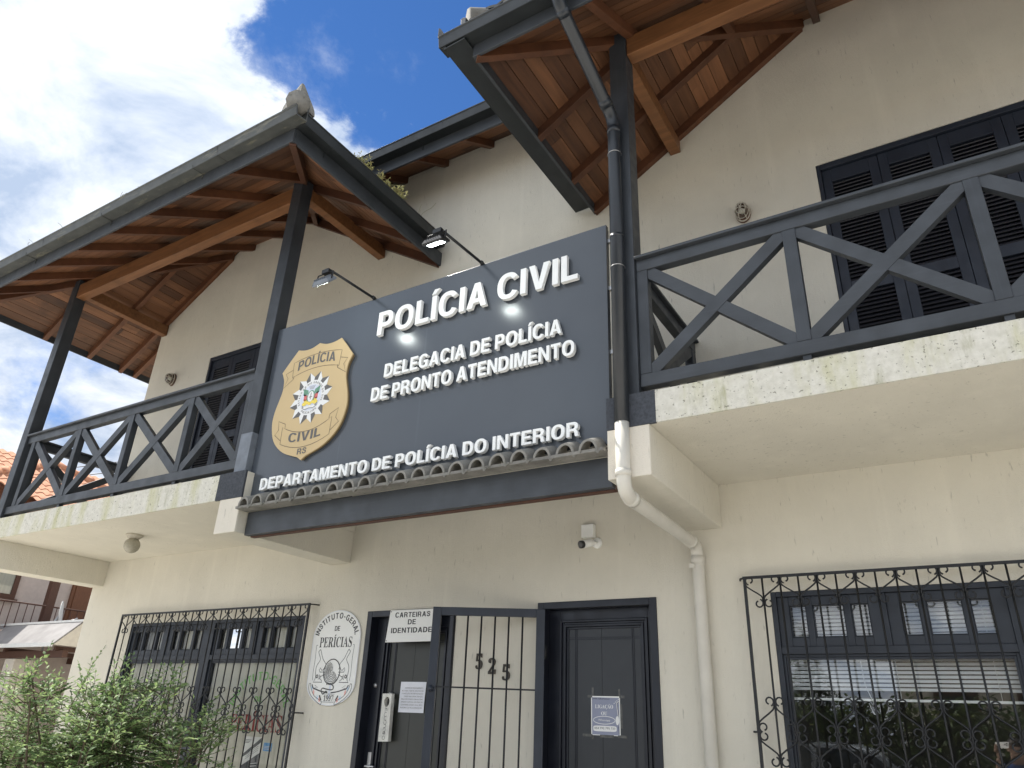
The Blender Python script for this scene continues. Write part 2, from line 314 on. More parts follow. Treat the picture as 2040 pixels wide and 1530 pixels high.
# ------------------------------------------------------------------ object helpers
ORG = {}
def tag(o, label=None, cat=None, group=None, kind=None):
    if label: o['label'] = label
    if cat: o['category'] = cat
    if group: o['group'] = group
    if kind: o['kind'] = kind
    return o
def empty(name, loc, label, cat, group=None):
    o = bpy.data.objects.new(name, None); COL.objects.link(o); o.location = loc; o.empty_display_size = 0.2
    ORG[o.name] = V(loc); return tag(o, label, cat, group)
class MB:
    """collects shapes given in world coordinates, built as one mesh object"""
    def __init__(s): s.v = []; s.f = []; s.a = []; s.mi = []; s.cur = 0.5; s.m = 0; s.smooth = []; s.sm = False
    def add(s, vs, fs):
        n = len(s.v); s.v += [tuple(p) for p in vs]
        for f in fs: s.f.append(tuple(i+n for i in f)); s.a.append(s.cur); s.mi.append(s.m); s.smooth.append(s.sm)
    def box(s, x0, x1, y0, y1, z0, z1):
        x0, x1 = sorted((x0, x1)); y0, y1 = sorted((y0, y1)); z0, z1 = sorted((z0, z1))
        s.add([(x0,y0,z0),(x1,y0,z0),(x1,y1,z0),(x0,y1,z0),(x0,y0,z1),(x1,y0,z1),(x1,y1,z1),(x0,y1,z1)],
              [(0,3,2,1),(4,5,6,7),(0,1,5,4),(1,2,6,5),(2,3,7,6),(3,0,4,7)]); return s
    def quad(s, *p): s.add(p, [tuple(range(len(p)))]); return s
    def beam(s, p, q, wd, ht, up=(0,0,1), vert_ends=False):
        """a bar with rectangular section from p to q; ht along up, wd across"""
        p = V(p); q = V(q); d = (q-p).normalized(); up = V(up)
        side = d.cross(up).normalized(); u = side.cross(d).normalized()
        if vert_ends: u = V(up)/max(1e-6, abs(V(up).dot(u)))
        vs = []
        for c in (p, q):
            for a, b in ((-1,-1),(1,-1),(1,1),(-1,1)): vs.append(c+side*(a*wd/2)+u*(b*ht/2))
        s.add(vs, [(0,1,2,3),(7,6,5,4),(0,4,5,1),(1,5,6,2),(2,6,7,3),(3,7,4,0)]); return s
    def prism(s, pts, off):
        """polygon pts (3-D, planar) swept by the vector off"""
        n = len(pts); off = V(off); A = [V(p) for p in pts]
        s.add(A+[p+off for p in A], [tuple(range(n-1,-1,-1)), tuple(range(n,2*n))]+[(i,(i+1)%n,n+(i+1)%n,n+i) for i in range(n)]); return s
    def tube(s, pts, r, n=8, caps=True, rr=None, closed=False):
        P = [V(p) for p in pts]; k = len(P)
        if k < 2: return s
        t0 = (P[1]-P[0]).normalized(); ref = V((0,0,1)) if abs(t0.z) < 0.9 else V((1,0,0))
        nrm = t0.cross(ref).normalized(); vs = []; old = s.sm; s.sm = True
        for i in range(k):
            if closed: t = (P[(i+1)%k]-P[i-1]).normalized()
            else: t = (P[min(i+1,k-1)]-P[max(i-1,0)]).normalized()
            nrm = (nrm-t*nrm.dot(t)).normalized(); bn = t.cross(nrm)
            R = rr[i] if rr else r
            for j in range(n):
                a = 2*pi*j/n; vs.append(P[i]+nrm*(R*cos(a))+bn*(R*sin(a)))
        fs = []
        for i in range(k if closed else k-1):
            i2 = (i+1) % k
            for j in range(n): fs.append((i*n+j, i*n+(j+1)%n, i2*n+(j+1)%n, i2*n+j))
        if caps and not closed: fs += [tuple(range(n-1,-1,-1)), tuple((k-1)*n+j for j in range(n))]
        s.add(vs, fs); s.sm = old; return s
    def lathe(s, prof, c, axis='z', n=24):
        """prof: (radius, height) pairs about an axis through c"""
        old = s.sm; s.sm = True; vs = []; k = len(prof); c = V(c)
        for r, h in prof:
            for j in range(n):
                a = 2*pi*j/n; x, y = r*cos(a), r*sin(a)
                vs.append(c+(V((x,y,h)) if axis=='z' else V((x,h,y)) if axis=='y' else V((h,x,y))))
        fs = [(i*n+j, i*n+(j+1)%n, (i+1)*n+(j+1)%n, (i+1)*n+j) for i in range(k-1) for j in range(n)]
        s.add(vs, fs); s.sm = old; return s
    def build(s, name, mat, parent=None, bevel=0, label=None, recalc=True, solid=0, group=None, cat=None, kind=None, origin=None):
        me = bpy.data.meshes.new(name)
        org = V((0,0,0))
        if parent is not None: org = ORG[parent.name]
        elif origin is not None: org = V(origin)
        elif s.v:
            xs = [p[0] for p in s.v]; ys = [p[1] for p in s.v]; zs = [p[2] for p in s.v]
            org = V(((min(xs)+max(xs))/2, (min(ys)+max(ys))/2, min(zs)))
        me.from_pydata([V(p)-org for p in s.v], [], s.f)
        for mm in (mat if isinstance(mat, (list, tuple)) else [mat]): me.materials.append(MATS[mm])
        me.polygons.foreach_set('material_index', s.mi); me.polygons.foreach_set('use_smooth', s.smooth)
        at = me.attributes.new('plank', 'FLOAT', 'FACE'); at.data.foreach_set('value', s.a)
        if recalc:
            bm = bmesh.new(); bm.from_mesh(me); bmesh.ops.recalc_face_normals(bm, faces=bm.faces); bm.to_mesh(me); bm.free()
        me.update()
        o = bpy.data.objects.new(name, me); COL.objects.link(o)
        if parent is not None: o.parent = parent
        else: o.location = org
        ORG[o.name] = org
        if bevel:
            bv = o.modifiers.new('bevel', 'BEVEL'); bv.width = bevel; bv.segments = 2; bv.limit_method = 'ANGLE'; bv.angle_limit = radians(40)
        if solid:
            so = o.modifiers.new('solid', 'SOLIDIFY'); so.thickness = solid
        return tag(o, label, cat, group, kind)
def catmull(pts, k=6, closed=False):
    P = [V(p) for p in pts]; n = len(P); out = []
    for i in range(n if closed else n-1):
        a = P[(i-1) % n] if closed or i > 0 else P[0]; b = P[i]; c = P[(i+1) % n]; d = P[(i+2) % n] if closed or i+2 < n else P[-1]
        for j in range(k):
            t = j/k; out.append(0.5*((2*b)+(c-a)*t+(2*a-5*b+4*c-d)*t*t+(3*b-a-3*c+d)*t**3))
    if not closed: out.append(P[-1])
    return out

# ------------------------------------------------------------------ lettering: a heavy grotesque drawn as outlines, and a bold serif
def SE(cx, cy, rx, ry, a0=0, a1=360, n=36, e=2.35):
    out = []
    for i in range(n+1):
        a = radians(a0+(a1-a0)*i/n); c_, s_ = cos(a), sin(a)
        out.append((cx+rx*abs(c_)**(2/e)*(1 if c_ >= 0 else -1), cy+ry*abs(s_)**(2/e)*(1 if s_ >= 0 else -1)))
    return out[:-1] if abs(a1-a0) == 360 else out
def stroke(pts, wd, k=5):
    P = [p for p in catmull([(x, y, 0) for x, y in pts], k)]
    l, r = [], []
    for i, p in enumerate(P):
        t = (P[min(i+1, len(P)-1)]-P[max(i-1, 0)]).normalized(); n_ = V((-t.y, t.x, 0))
        l.append((p.x+n_.x*wd/2, p.y+n_.y*wd/2)); r.append((p.x-n_.x*wd/2, p.y-n_.y*wd/2))
    return l+r[::-1]
G = {}
G['I'] = (.20, [[(0,0),(.2,0),(.2,1),(0,1)]])
G['L'] = (.57, [[(0,0),(.57,0),(.57,.17),(.2,.17),(.2,1),(0,1)]])
G['T'] = (.66, [[(.23,0),(.43,0),(.43,.83),(.66,.83),(.66,1),(0,1),(0,.83),(.23,.83)]])
G['E'] = (.62, [[(0,0),(.62,0),(.62,.17),(.2,.17),(.2,.43),(.57,.43),(.57,.59),(.2,.59),(.2,.83),(.61,.83),(.61,1),(0,1)]])
G['N'] = (.74, [[(0,0),(.19,0),(.19,.67),(.54,0),(.74,0),(.74,1),(.55,1),(.55,.34),(.2,1),(0,1)]])
G['M'] = (.88, [[(0,0),(.185,0),(.185,.76),(.35,0),(.53,0),(.695,.76),(.695,0),(.88,0),(.88,1),(.59,1),(.44,.31),(.29,1),(0,1)]])
G['V'] = (.74, [[(.265,0),(.475,0),(.74,1),(.53,1),(.37,.27),(.21,1),(0,1)]])
G['A'] = (.78, [[(0,0),(.21,0),(.275,.2),(.505,.2),(.57,0),(.78,0),(.5,1),(.28,1)],[(.325,.355),(.455,.355),(.39,.74)]])
G['O'] = (.82, [SE(.41,.5,.41,.52),SE(.41,.5,.205,.355)])
G['D'] = (.74, [[(0,0)]+SE(.34,.5,.40,.5,-90,90,18)+[(0,1)],[(.2,.17)]+SE(.32,.5,.215,.33,-90,90,16)+[(.2,.83)]])
G['P'] = (.68, [[(0,0),(.2,0),(.2,.34)]+SE(.37,.67,.31,.33,-90,90,16)+[(0,1)],[(.2,.505)]+SE(.35,.67,.13,.165,-90,90,12)+[(.2,.835)]])
G['R'] = (.74, [[(0,0),(.2,0),(.2,.385),(.34,.385),(.42,.37),(.47,.31),(.49,.2),(.5,.08),(.53,0),(.74,0),(.74,.03),(.7,.08),(.69,.2),(.67,.34),(.62,.42),(.55,.465),(.63,.51),(.68,.58),(.7,.68)]+SE(.40,.70,.30,.30,0,90,10)+[(0,1)],[(.2,.55)]+SE(.37,.69,.125,.145,-90,90,12)+[(.2,.835)]])
G['C'] = (.76, [SE(.40,.5,.40,.52,33,330,34)+SE(.40,.5,.20,.355,326,37,30)])
G['G'] = (.78, [SE(.40,.5,.40,.52,36,300,32)+[(.585,.12),(.62,0),(.75,0),(.75,.54),(.42,.54),(.42,.385),(.57,.385),(.57,.3)]+SE(.40,.5,.20,.355,300,40,28)])
G['S'] = (.68, [stroke([(.60,.69),(.57,.81),(.47,.90),(.34,.925),(.20,.895),(.125,.81),(.125,.70),(.20,.62),(.36,.545),(.51,.47),(.575,.37),(.565,.23),(.48,.125),(.34,.078),(.20,.11),(.115,.20),(.09,.33)], .178)])
G['U'] = (.74, [stroke([(.10,1),(.10,.6),(.10,.35),(.16,.16),(.37,.075),(.58,.16),(.64,.35),(.64,.6),(.64,1)], .2)])
G['-'] = (.34, [[(0,.3),(.34,.3),(.34,.47),(0,.47)]])
G[' '] = (.20, [])
G['Í'] = (.20, [[(0,0),(.2,0),(.2,1),(0,1)],[(-.03,1.07),(.11,1.07),(.30,1.28),(.08,1.28)]])
SERIF = {
'P': '15,0 15,17 36,20 52,24 62,32 69,43 73,59 75,81 75,379 73,398 69,413 62,424 51,431 36,436 16,439 16,455 214,455 265,454 306,449 336,440 357,429 375,415 390,398 400,378 407,356 409,332 404,296 390,266 367,240 334,221 292,209 242,206 182,206 182,81 183,59 187,43 194,32 205,24 221,20 242,17 242,0|182,230 201,230 231,232 255,240 272,253 283,271 290,297 292,329 290,361 285,387 275,406 261,420 241,428 216,431 204,430 195,428 189,424 185,418 183,409 182,398',
'E': '14,0 14,17 35,18 51,22 62,30 70,41 74,57 75,78 75,369 74,394 69,413 62,425 51,433 36,437 16,439 16,455 399,455 399,320 383,320 375,357 361,386 340,406 312,420 276,428 232,430 219,430 208,429 200,428 194,426 189,422 186,417 184,410 183,400 183,388 183,246 193,246 221,248 243,256 259,269 272,288 281,313 288,345 304,345 304,118 287,118 284,143 280,164 273,181 264,195 254,206 241,213 225,218 207,221 185,222 183,222 183,67 184,53 187,42 192,35 201,31 213,28 230,28 261,29 289,32 313,39 335,48 354,60 371,75 386,94 399,116 411,143 430,143 402,0',
'R': '15,0 15,17 36,20 52,24 62,32 69,43 73,59 75,81 75,379 73,398 69,413 62,424 51,431 36,436 16,439 16,455 217,455 278,452 329,442 367,426 395,403 412,372 417,334 406,285 372,248 315,224 432,50 439,40 446,32 452,26 459,21 468,18 478,17 480,17 480,0 338,0 201,212 182,212 182,81 183,59 187,43 194,32 205,24 221,20 242,17 242,0|182,234 203,234 235,236 261,245 280,258 293,278 301,304 304,336 295,389 268,421 224,431 209,430 197,427 190,422 185,414 183,402 182,385',
'I': '13,0 13,17 34,21 50,26 61,32 69,42 74,56 75,75 75,387 74,405 70,419 63,427 52,433 36,437 13,439 13,455 244,455 244,439 223,437 207,433 196,427 188,419 184,405 183,387 183,77 183,64 185,53 187,44 192,37 198,31 206,26 216,23 230,20 246,17 246,0',
'C': '257,-11 213,-7 174,3 137,20 105,43 78,71 56,104 39,142 29,184 26,228 30,273 39,314 56,351 79,384 106,412 139,435 176,452 216,462 259,465 292,463 328,454 367,440 374,437 381,436 388,435 402,439 413,449 419,465 437,465 437,308 420,308 403,347 381,380 356,407 328,427 298,439 265,443 198,419 157,347 144,226 159,114 203,46 278,24 305,26 331,33 358,45 383,61 407,81 428,106 447,89 395,33 332,0',
'A': '-9,0 -9,18 4,19 14,24 24,30 32,41 41,55 49,75 206,466 224,465 384,87 394,65 403,47 411,34 420,25 430,20 443,18 443,0 229,0 229,18 259,21 277,30 283,46 282,54 279,66 273,81 253,132 103,132 79,71 76,59 75,48 80,32 96,21 124,18 128,18 128,0|113,161 242,161 177,319',
'S': '43,-11 43,158 62,158 75,113 91,77 111,50 136,30 164,19 197,15 220,17 241,24 257,36 269,51 276,69 279,89 273,117 255,140 225,160 163,191 127,210 99,231 77,253 62,276 53,302 50,332 52,358 57,381 67,403 80,421 96,437 115,449 136,459 160,464 185,466 199,466 213,464 229,461 246,458 264,453 282,448 291,446 300,445 310,447 317,454 320,466 339,466 339,319 322,319 315,343 305,365 293,385 280,402 265,417 248,429 231,438 213,443 194,445 173,443 155,437 140,426 128,413 122,398 120,380 121,364 127,349 137,336 151,325 168,314 189,303 253,273 279,260 300,247 317,233 331,219 342,204 350,188 355,171 358,153 359,133 357,106 350,80 339,58 323,38 304,21 281,8 254,-2 225,-8 192,-10 181,-10 170,-9 158,-8 147,-6 136,-3 126,1 98,9 85,12 78,12 73,10 69,7 66,3 64,-3 61,-11',
'L': '15,0 15,17 36,20 52,24 62,32 69,43 73,59 75,81 75,379 73,399 69,414 62,425 51,432 36,436 16,439 16,455 250,455 250,439 233,438 219,436 208,434 199,430 193,424 188,416 185,407 183,394 182,379 182,83 182,68 183,56 185,47 188,40 193,35 200,31 208,29 220,28 234,28 264,29 291,33 315,40 335,49 354,63 370,80 384,100 397,125 409,154 427,154 402,0',
'G': '268,-10 222,-7 179,3 141,19 108,42 80,70 57,103 41,141 31,183 28,229 31,274 41,315 57,352 80,385 107,413 139,435 176,452 215,462 257,465 293,463 330,454 369,441 376,438 382,436 388,436 395,437 401,439 406,443 410,449 415,456 419,465 437,465 437,308 420,308 409,334 397,357 382,379 366,397 348,413 329,426 309,436 288,441 267,443 200,419 159,347 146,228 150,163 161,110 180,67 206,37 238,19 275,13 298,14 316,19 328,27 336,39 341,53 343,71 343,128 341,146 337,161 329,170 317,176 299,180 275,182 275,198 500,198 500,182 481,180 466,177 457,171 451,161 447,147 446,128 446,29 387,7 328,-6',
'O': '261,-11 228,-9 198,-3 169,7 142,21 117,38 94,58 75,81 58,106 45,134 35,163 29,195 28,228 29,260 35,292 45,321 58,349 75,374 95,397 117,417 143,434 170,448 200,458 232,464 265,466 298,464 328,458 357,448 384,435 409,418 431,399 451,376 467,351 481,323 490,293 496,261 498,228 496,195 490,163 481,134 467,106 450,81 430,58 408,38 383,21 355,7 325,-3 294,-9|265,12 328,36 367,108 379,228 376,293 365,346 348,389 324,419 294,437 260,443 196,419 158,347 145,228 149,163 159,109 177,67 201,37 230,18',
'U': '248,-13 192,-8 147,6 114,29 91,61 78,103 73,155 73,379 72,398 68,413 61,424 50,431 35,436 15,439 15,455 240,455 240,439 225,437 213,435 202,432 195,428 189,422 185,415 183,406 181,394 181,379 181,140 183,104 191,74 203,51 221,35 245,25 275,22 340,37 379,83 392,159 392,378 391,398 387,413 379,423 368,431 351,436 328,439 328,455 474,455 474,439 456,435 442,429 433,421 427,411 424,396 422,378 422,181 418,118 403,69 380,32 346,7 302,-8',
'D': '20,0 20,17 39,19 53,23 63,30 69,39 73,54 74,75 74,374 72,397 68,415 61,426 50,433 35,437 15,439 15,455 222,455 296,449 357,429 405,396 440,351 461,295 468,228 441,101 362,25 228,0|222,24 262,30 295,47 319,75 337,115 347,166 351,229 336,342 294,410 223,433 208,432 197,429 190,423 185,415 183,402 182,385 182,72 183,55 185,42 190,34 197,29 208,25',
'M': '14,0 14,17 34,20 50,24 61,32 69,43 74,58 75,79 75,382 75,396 73,407 71,416 66,423 61,428 53,432 43,435 30,437 15,439 15,455 185,455 317,142 449,455 617,455 617,439 598,436 583,430 573,423 566,412 561,397 560,378 560,85 561,68 562,54 565,43 569,34 574,28 582,23 591,20 602,18 617,17 617,0 396,0 396,17 410,19 423,22 433,25 440,29 446,36 450,44 453,54 454,68 455,83 455,399 288,0 270,0 105,389 105,80 107,57 112,41 120,30 131,23 148,19 169,17 169,0',
'N': '403,-11 107,350 107,79 108,57 112,42 119,31 129,24 145,20 167,17 167,0 18,0 18,17 33,18 45,20 54,23 61,27 67,33 71,41 74,51 75,64 76,79 76,388 56,412 43,427 36,433 18,439 18,455 156,455 391,169 391,377 390,392 389,404 386,414 382,421 376,427 369,431 359,435 346,437 331,439 331,455 480,455 480,439 459,436 443,432 433,425 427,414 423,398 422,377 422,-11',
'0': '188,-7 150,-3 118,7 91,24 69,48 51,76 39,111 30,150 25,193 23,241 25,289 30,332 39,371 51,405 69,433 91,456 118,473 150,483 189,486 225,483 257,473 283,456 305,433 322,405 336,370 345,331 351,288 353,240 351,193 345,150 336,110 322,76 305,47 283,24 256,7 225,-3|188,37 210,43 227,61 237,91 243,131 247,181 248,240 247,300 243,349 237,390 227,419 211,437 189,443 166,437 150,419 139,390 132,349 128,300 127,240 128,181 132,131 139,91 150,61 166,43',
'1': '65,0 65,36 120,36 131,37 139,40 146,45 150,53 153,64 154,79 154,416 137,396 122,380 108,365 94,355 81,348 67,346 57,347 48,352 40,359 33,369 29,381 28,396 42,400 57,405 74,412 91,420 111,432 132,447 179,482 254,482 254,79 255,66 257,56 261,47 267,41 276,37 288,36 343,36 343,0',
'2': '24,0 24,69 123,171 148,198 170,223 187,245 200,266 210,287 218,307 222,327 225,349 226,371 225,395 220,413 212,427 202,437 189,443 174,445 153,442 137,432 126,416 118,393 114,364 112,329 88,331 68,336 50,344 37,357 29,374 26,396 28,411 34,426 43,441 55,454 72,465 92,474 116,481 143,485 174,486 220,483 258,473 288,456 310,434 323,407 328,375 327,359 324,344 319,329 313,314 303,298 291,281 277,262 259,242 238,220 214,195 186,168 154,138 87,74 244,74 257,75 269,79 279,86 288,95 295,107 300,120 305,141 345,141 341,0',
'3': '163,-7 132,-5 104,-2 81,5 62,13 46,23 34,35 26,47 20,60 19,74 21,90 26,103 36,113 48,120 61,125 76,126 78,100 86,79 99,62 116,50 135,43 158,40 173,41 187,44 199,49 211,56 221,66 230,79 236,95 240,115 241,139 238,163 229,184 214,202 194,216 168,224 137,227 95,227 95,269 140,269 166,272 188,281 204,296 216,316 223,340 225,367 223,390 219,409 211,424 200,436 186,443 169,445 154,444 142,439 133,430 125,419 120,406 116,391 113,375 112,358 111,341 86,343 64,348 47,356 34,367 27,382 24,401 28,423 41,444 62,461 91,475 128,483 173,486 217,483 255,474 286,458 309,436 323,409 328,377 324,348 315,323 298,301 277,283 253,267 225,256 243,252 261,246 279,238 297,228 312,216 326,201 336,184 342,163 345,138 343,112 338,90 329,70 318,52 304,37 288,25 271,15 251,7 230,1 209,-3 186,-6',
'4': '121,0 121,36 140,36 154,37 167,39 179,44 188,52 193,65 195,84 195,125 9,125 9,166 199,480 293,480 293,169 363,169 363,125 293,125 293,84 295,65 300,52 309,44 320,39 333,37 348,36 357,36 357,0|56,169 195,169 195,287 196,351 197,373 198,395 199,416 189,394 174,366 158,338 146,319',
'5': '165,-7 133,-5 106,-1 84,5 66,14 51,24 40,35 33,48 28,61 27,75 29,89 33,101 42,109 53,116 66,120 81,121 81,108 84,96 88,83 93,71 101,61 111,52 123,46 137,42 154,40 169,41 183,45 195,50 207,58 217,69 226,83 232,101 236,122 237,148 234,178 226,203 213,223 195,236 173,244 146,247 130,247 116,246 103,243 71,235 40,247 62,480 316,480 319,357 281,357 275,380 273,388 270,394 267,399 261,403 254,405 244,406 105,406 94,281 102,284 113,286 126,288 140,290 154,291 168,291 216,287 258,276 293,256 319,228 335,192 340,148 338,120 333,96 324,75 312,56 299,40 282,27 265,16 246,8 226,1 205,-3 185,-6',
'6': '197,-7 165,-4 136,4 109,18 86,37 67,62 51,93 39,130 33,173 30,222 32,258 35,293 42,325 51,356 63,384 77,409 94,432 114,450 137,466 163,477 191,484 222,486 249,485 272,482 291,476 307,468 319,459 329,449 335,437 339,425 340,412 338,399 332,387 322,376 307,367 287,362 260,360 259,373 258,387 256,400 253,413 249,424 243,434 236,441 227,445 216,447 191,441 170,426 152,401 139,366 130,322 125,269 135,275 147,281 161,286 177,291 196,293 218,294 256,290 288,278 315,258 336,230 348,196 352,155 348,110 334,71 313,38 282,13 244,-2|199,38 215,41 228,49 239,64 248,85 253,113 255,148 253,181 247,208 238,228 226,242 211,250 193,253 180,252 168,249 154,243 142,236 132,228 125,221 128,162 135,116 147,81 162,57 179,42',
'7': '111,0 289,406 113,406 93,403 80,391 74,372 70,338 30,338 33,480 353,480 353,447 168,0',
'8': '183,-7 148,-5 118,1 91,11 69,24 51,39 38,57 28,78 22,99 20,122 23,150 32,173 47,193 67,211 91,227 119,242 94,259 74,276 57,296 45,316 38,339 36,364 37,385 42,404 50,423 62,441 79,456 99,469 125,478 156,484 191,486 235,483 271,471 299,453 318,429 330,401 334,369 332,344 324,322 310,305 292,289 270,274 244,260 280,240 309,220 330,199 344,177 352,153 355,127 350,88 335,55 310,29 276,9 234,-3|203,283 218,293 230,304 239,317 245,332 249,350 250,370 249,383 247,395 243,407 237,418 230,428 222,436 212,442 200,446 187,447 170,445 156,438 145,426 137,410 132,392 130,372 132,351 139,333 149,318 163,306 181,294|187,32 208,34 226,42 241,55 253,72 260,92 262,116 259,136 252,154 239,170 220,185 195,200 164,216 150,205 137,192 126,178 118,161 112,142 111,120 113,95 120,74 132,56 147,42 165,34',
'9': '152,-7 127,-5 106,-2 88,4 73,12 62,22 53,33 47,45 44,57 42,69 43,79 46,87 50,94 57,100 65,104 75,107 83,88 92,71 103,56 118,45 135,38 156,36 205,57 237,122 251,230 240,218 227,207 212,198 195,191 176,186 155,185 119,189 87,201 60,220 40,248 28,282 24,324 26,355 32,383 42,409 56,431 74,450 95,466 120,477 147,484 177,486 209,484 238,476 264,463 287,444 307,420 323,390 335,353 343,310 345,261 344,225 340,190 334,157 326,126 315,97 301,72 284,49 264,30 241,14 215,3 185,-4|184,233 199,234 212,239 224,245 235,255 243,265 251,278 248,330 242,372 231,403 217,424 201,437 181,441 164,438 149,429 137,413 128,391 123,362 121,328 128,275 149,244'}
def _sg(ch):
    loops = [[tuple(int(q)/455 for q in p.split(',')) for p in l.split()] for l in SERIF[ch].split('|')]
    return (max(p[0] for l in loops for p in l)+.02, loops)
GS = {ch: _sg(ch) for ch in SERIF}
GS[' '] = (.3, []); GS['Í'] = (GS['I'][0], GS['I'][1]+[[(.12,1.06),(.26,1.06),(.48,1.26),(.26,1.26)]])
GS['Ç'] = (GS['C'][0], GS['C'][1]+[[(.62,-.05),(.72,-.05),(.80,-.2),(.62,-.3),(.52,-.26),(.66,-.17)]])
GS['Ã'] = (GS['A'][0], GS['A'][1]+[[(.45,1.08),(.6,1.17),(.8,1.08),(1.0,1.2),(1.0,1.27),(.8,1.16),(.6,1.26),(.45,1.16)]])
def layout(txt, font=G, track=.11):
    x = 0; loops = []
    for ch in txt:
        wd, ls = font[ch]
        loops += [[(px+x, py) for px, py in l] for l in ls]; x += wd+track
    return loops, x-track
def fill(loops, depth=0.0):
    """planar curve outlines (holes by nesting) to vertices and faces"""
    cu = bpy.data.curves.new('outline', 'CURVE'); cu.dimensions = '2D'; cu.fill_mode = 'BOTH' if depth else 'FRONT'; cu.extrude = depth/2
    for l in loops:
        sp = cu.splines.new('POLY'); sp.points.add(len(l)-1); sp.use_cyclic_u = True
        for i, (x, y) in enumerate(l): sp.points[i].co = (x, y, 0, 1)
    o = bpy.data.objects.new('outline', cu); COL.objects.link(o)
    bpy.context.view_layer.update()
    me = o.to_mesh(); vs = [tuple(v.co) for v in me.vertices]; fs = [tuple(p.vertices) for p in me.polygons]
    o.to_mesh_clear(); bpy.data.objects.remove(o); bpy.data.curves.remove(cu)
    return vs, fs
def put(mb, loops, y, depth=0.0, place=None, thin=0.0006):
    """outlines in (x,z) world coordinates, front face towards -y at y"""
    if place: loops = [[place(x, z) for x, z in l] for l in loops]
    vs, fs = fill(loops, depth)
    if depth: mb.add([(x, y+depth/2-zz_, z) for x, z, zz_ in vs], [f[::-1] for f in fs])
    else: mb.add([(x, y, z) for x, z, _ in vs], fs)
    return mb
def line_text(mb, txt, x0, x1, z0, cap, y, depth=0.0, font=G, track=.11, drop=0.0, place=None):
    lo, wd = layout(txt, font, track); sx = (x1-x0)/wd
    lo = [[(x0+px*sx, z0+pz*cap+drop*(px*sx)) for px, pz in l] for l in lo]
    return put(mb, lo, y, depth, place)
def arc_text(mb, txt, cx, cz, rx, rz, a0, a1, cap, wide, y, font=G, inside=False):
    """letters set one by one along an ellipse from angle a0 to a1 (degrees)"""
    n = len(txt); ws = [font[c][0]+.14 for c in txt]; tot = sum(ws); acc = 0; loops = []
    for ch, wd in zip(txt, ws):
        a = radians(a0+(a1-a0)*(acc+wd/2)/tot); acc += wd
        px_, pz_ = cx+rx*cos(a), cz+rz*sin(a)
        nx, nz = cos(a)/rx, sin(a)/rz; l_ = sqrt(nx*nx+nz*nz); nx, nz = nx/l_, nz/l_
        if inside: nx, nz = -nx, -nz
        tx, tz = nz, -nx
        for l in font[ch][1]:
            loops.append([(px_+tx*(gx-font[ch][0]/2)*wide+nx*gz*cap, pz_+tz*(gx-font[ch][0]/2)*wide+nz*gz*cap) for gx, gz in l])
    return put(mb, loops, y)
def ribbon(mb, pts, wd, y, k=0, closed=False):
    """a drawn line of width wd in the plane y (pts are x,z)"""
    P = [V((x, z, 0)) for x, z in pts]
    if k: P = catmull(P, k, closed)
    n = len(P); vs = []
    for i, p in enumerate(P):
        a = P[(i-1) % n] if closed else P[max(i-1, 0)]; c_ = P[(i+1) % n] if closed else P[min(i+1, n-1)]
        t = (c_-a).normalized(); q = V((-t.y, t.x, 0))*wd/2
        vs += [(p.x+q.x, y, p.y+q.y), (p.x-q.x, y, p.y-q.y)]
    mb.add(vs, [(2*i, 2*i+1, (2*i+3) % (2*n), (2*i+2) % (2*n)) for i in range(n if closed else n-1)]); return mb
# clipping of convex polygons, for planks
def clip(poly, a, b, c):
    """keep a*x+b*y<=c"""
    out = []
    for i in range(len(poly)):
        p, q = poly[i], poly[(i+1) % len(poly)]; fp, fq = a*p[0]+b*p[1]-c, a*q[0]+b*q[1]-c
        if fp <= 0: out.append(p)
        if fp*fq < 0:
            t = fp/(fp-fq); out.append((p[0]+(q[0]-p[0])*t, p[1]+(q[1]-p[1])*t))
    return out
def planks(mb, poly, zfun, along, wd=.1, gap=.005, th=.016, rnd=None, cut=(1.8, 4.6)):
    rnd = rnd or random
    ax = 1 if along == 'x' else 0      # the coordinate across the boards
    lo, hi = min(p[ax] for p in poly), max(p[ax] for p in poly)
    l0, l1 = min(p[1-ax] for p in poly), max(p[1-ax] for p in poly)
    c = lo
    while c < hi:
        t = l0-rnd.random()*2
        while t < l1:
            e = t+rnd.uniform(*cut)
            na = (1, 0) if ax == 0 else (0, 1); nl = (0, 1) if ax == 0 else (1, 0)
            q = clip(poly, -na[0], -na[1], -(c+gap/2)); q = clip(q, na[0], na[1], c+wd-gap/2) if len(q) > 2 else q
            if len(q) > 2: q = clip(q, -nl[0], -nl[1], -(t+.0008))
            if len(q) > 2: q = clip(q, nl[0], nl[1], e-.0008)
            if len(q) > 2:
                mb.cur = rnd.random(); dz = rnd.uniform(-.0012, .0012)
                mb.prism([(x, y, zfun(x, y)+dz) for x, y in q], (0, 0, th))
            t = e
        c += wd
    return mb
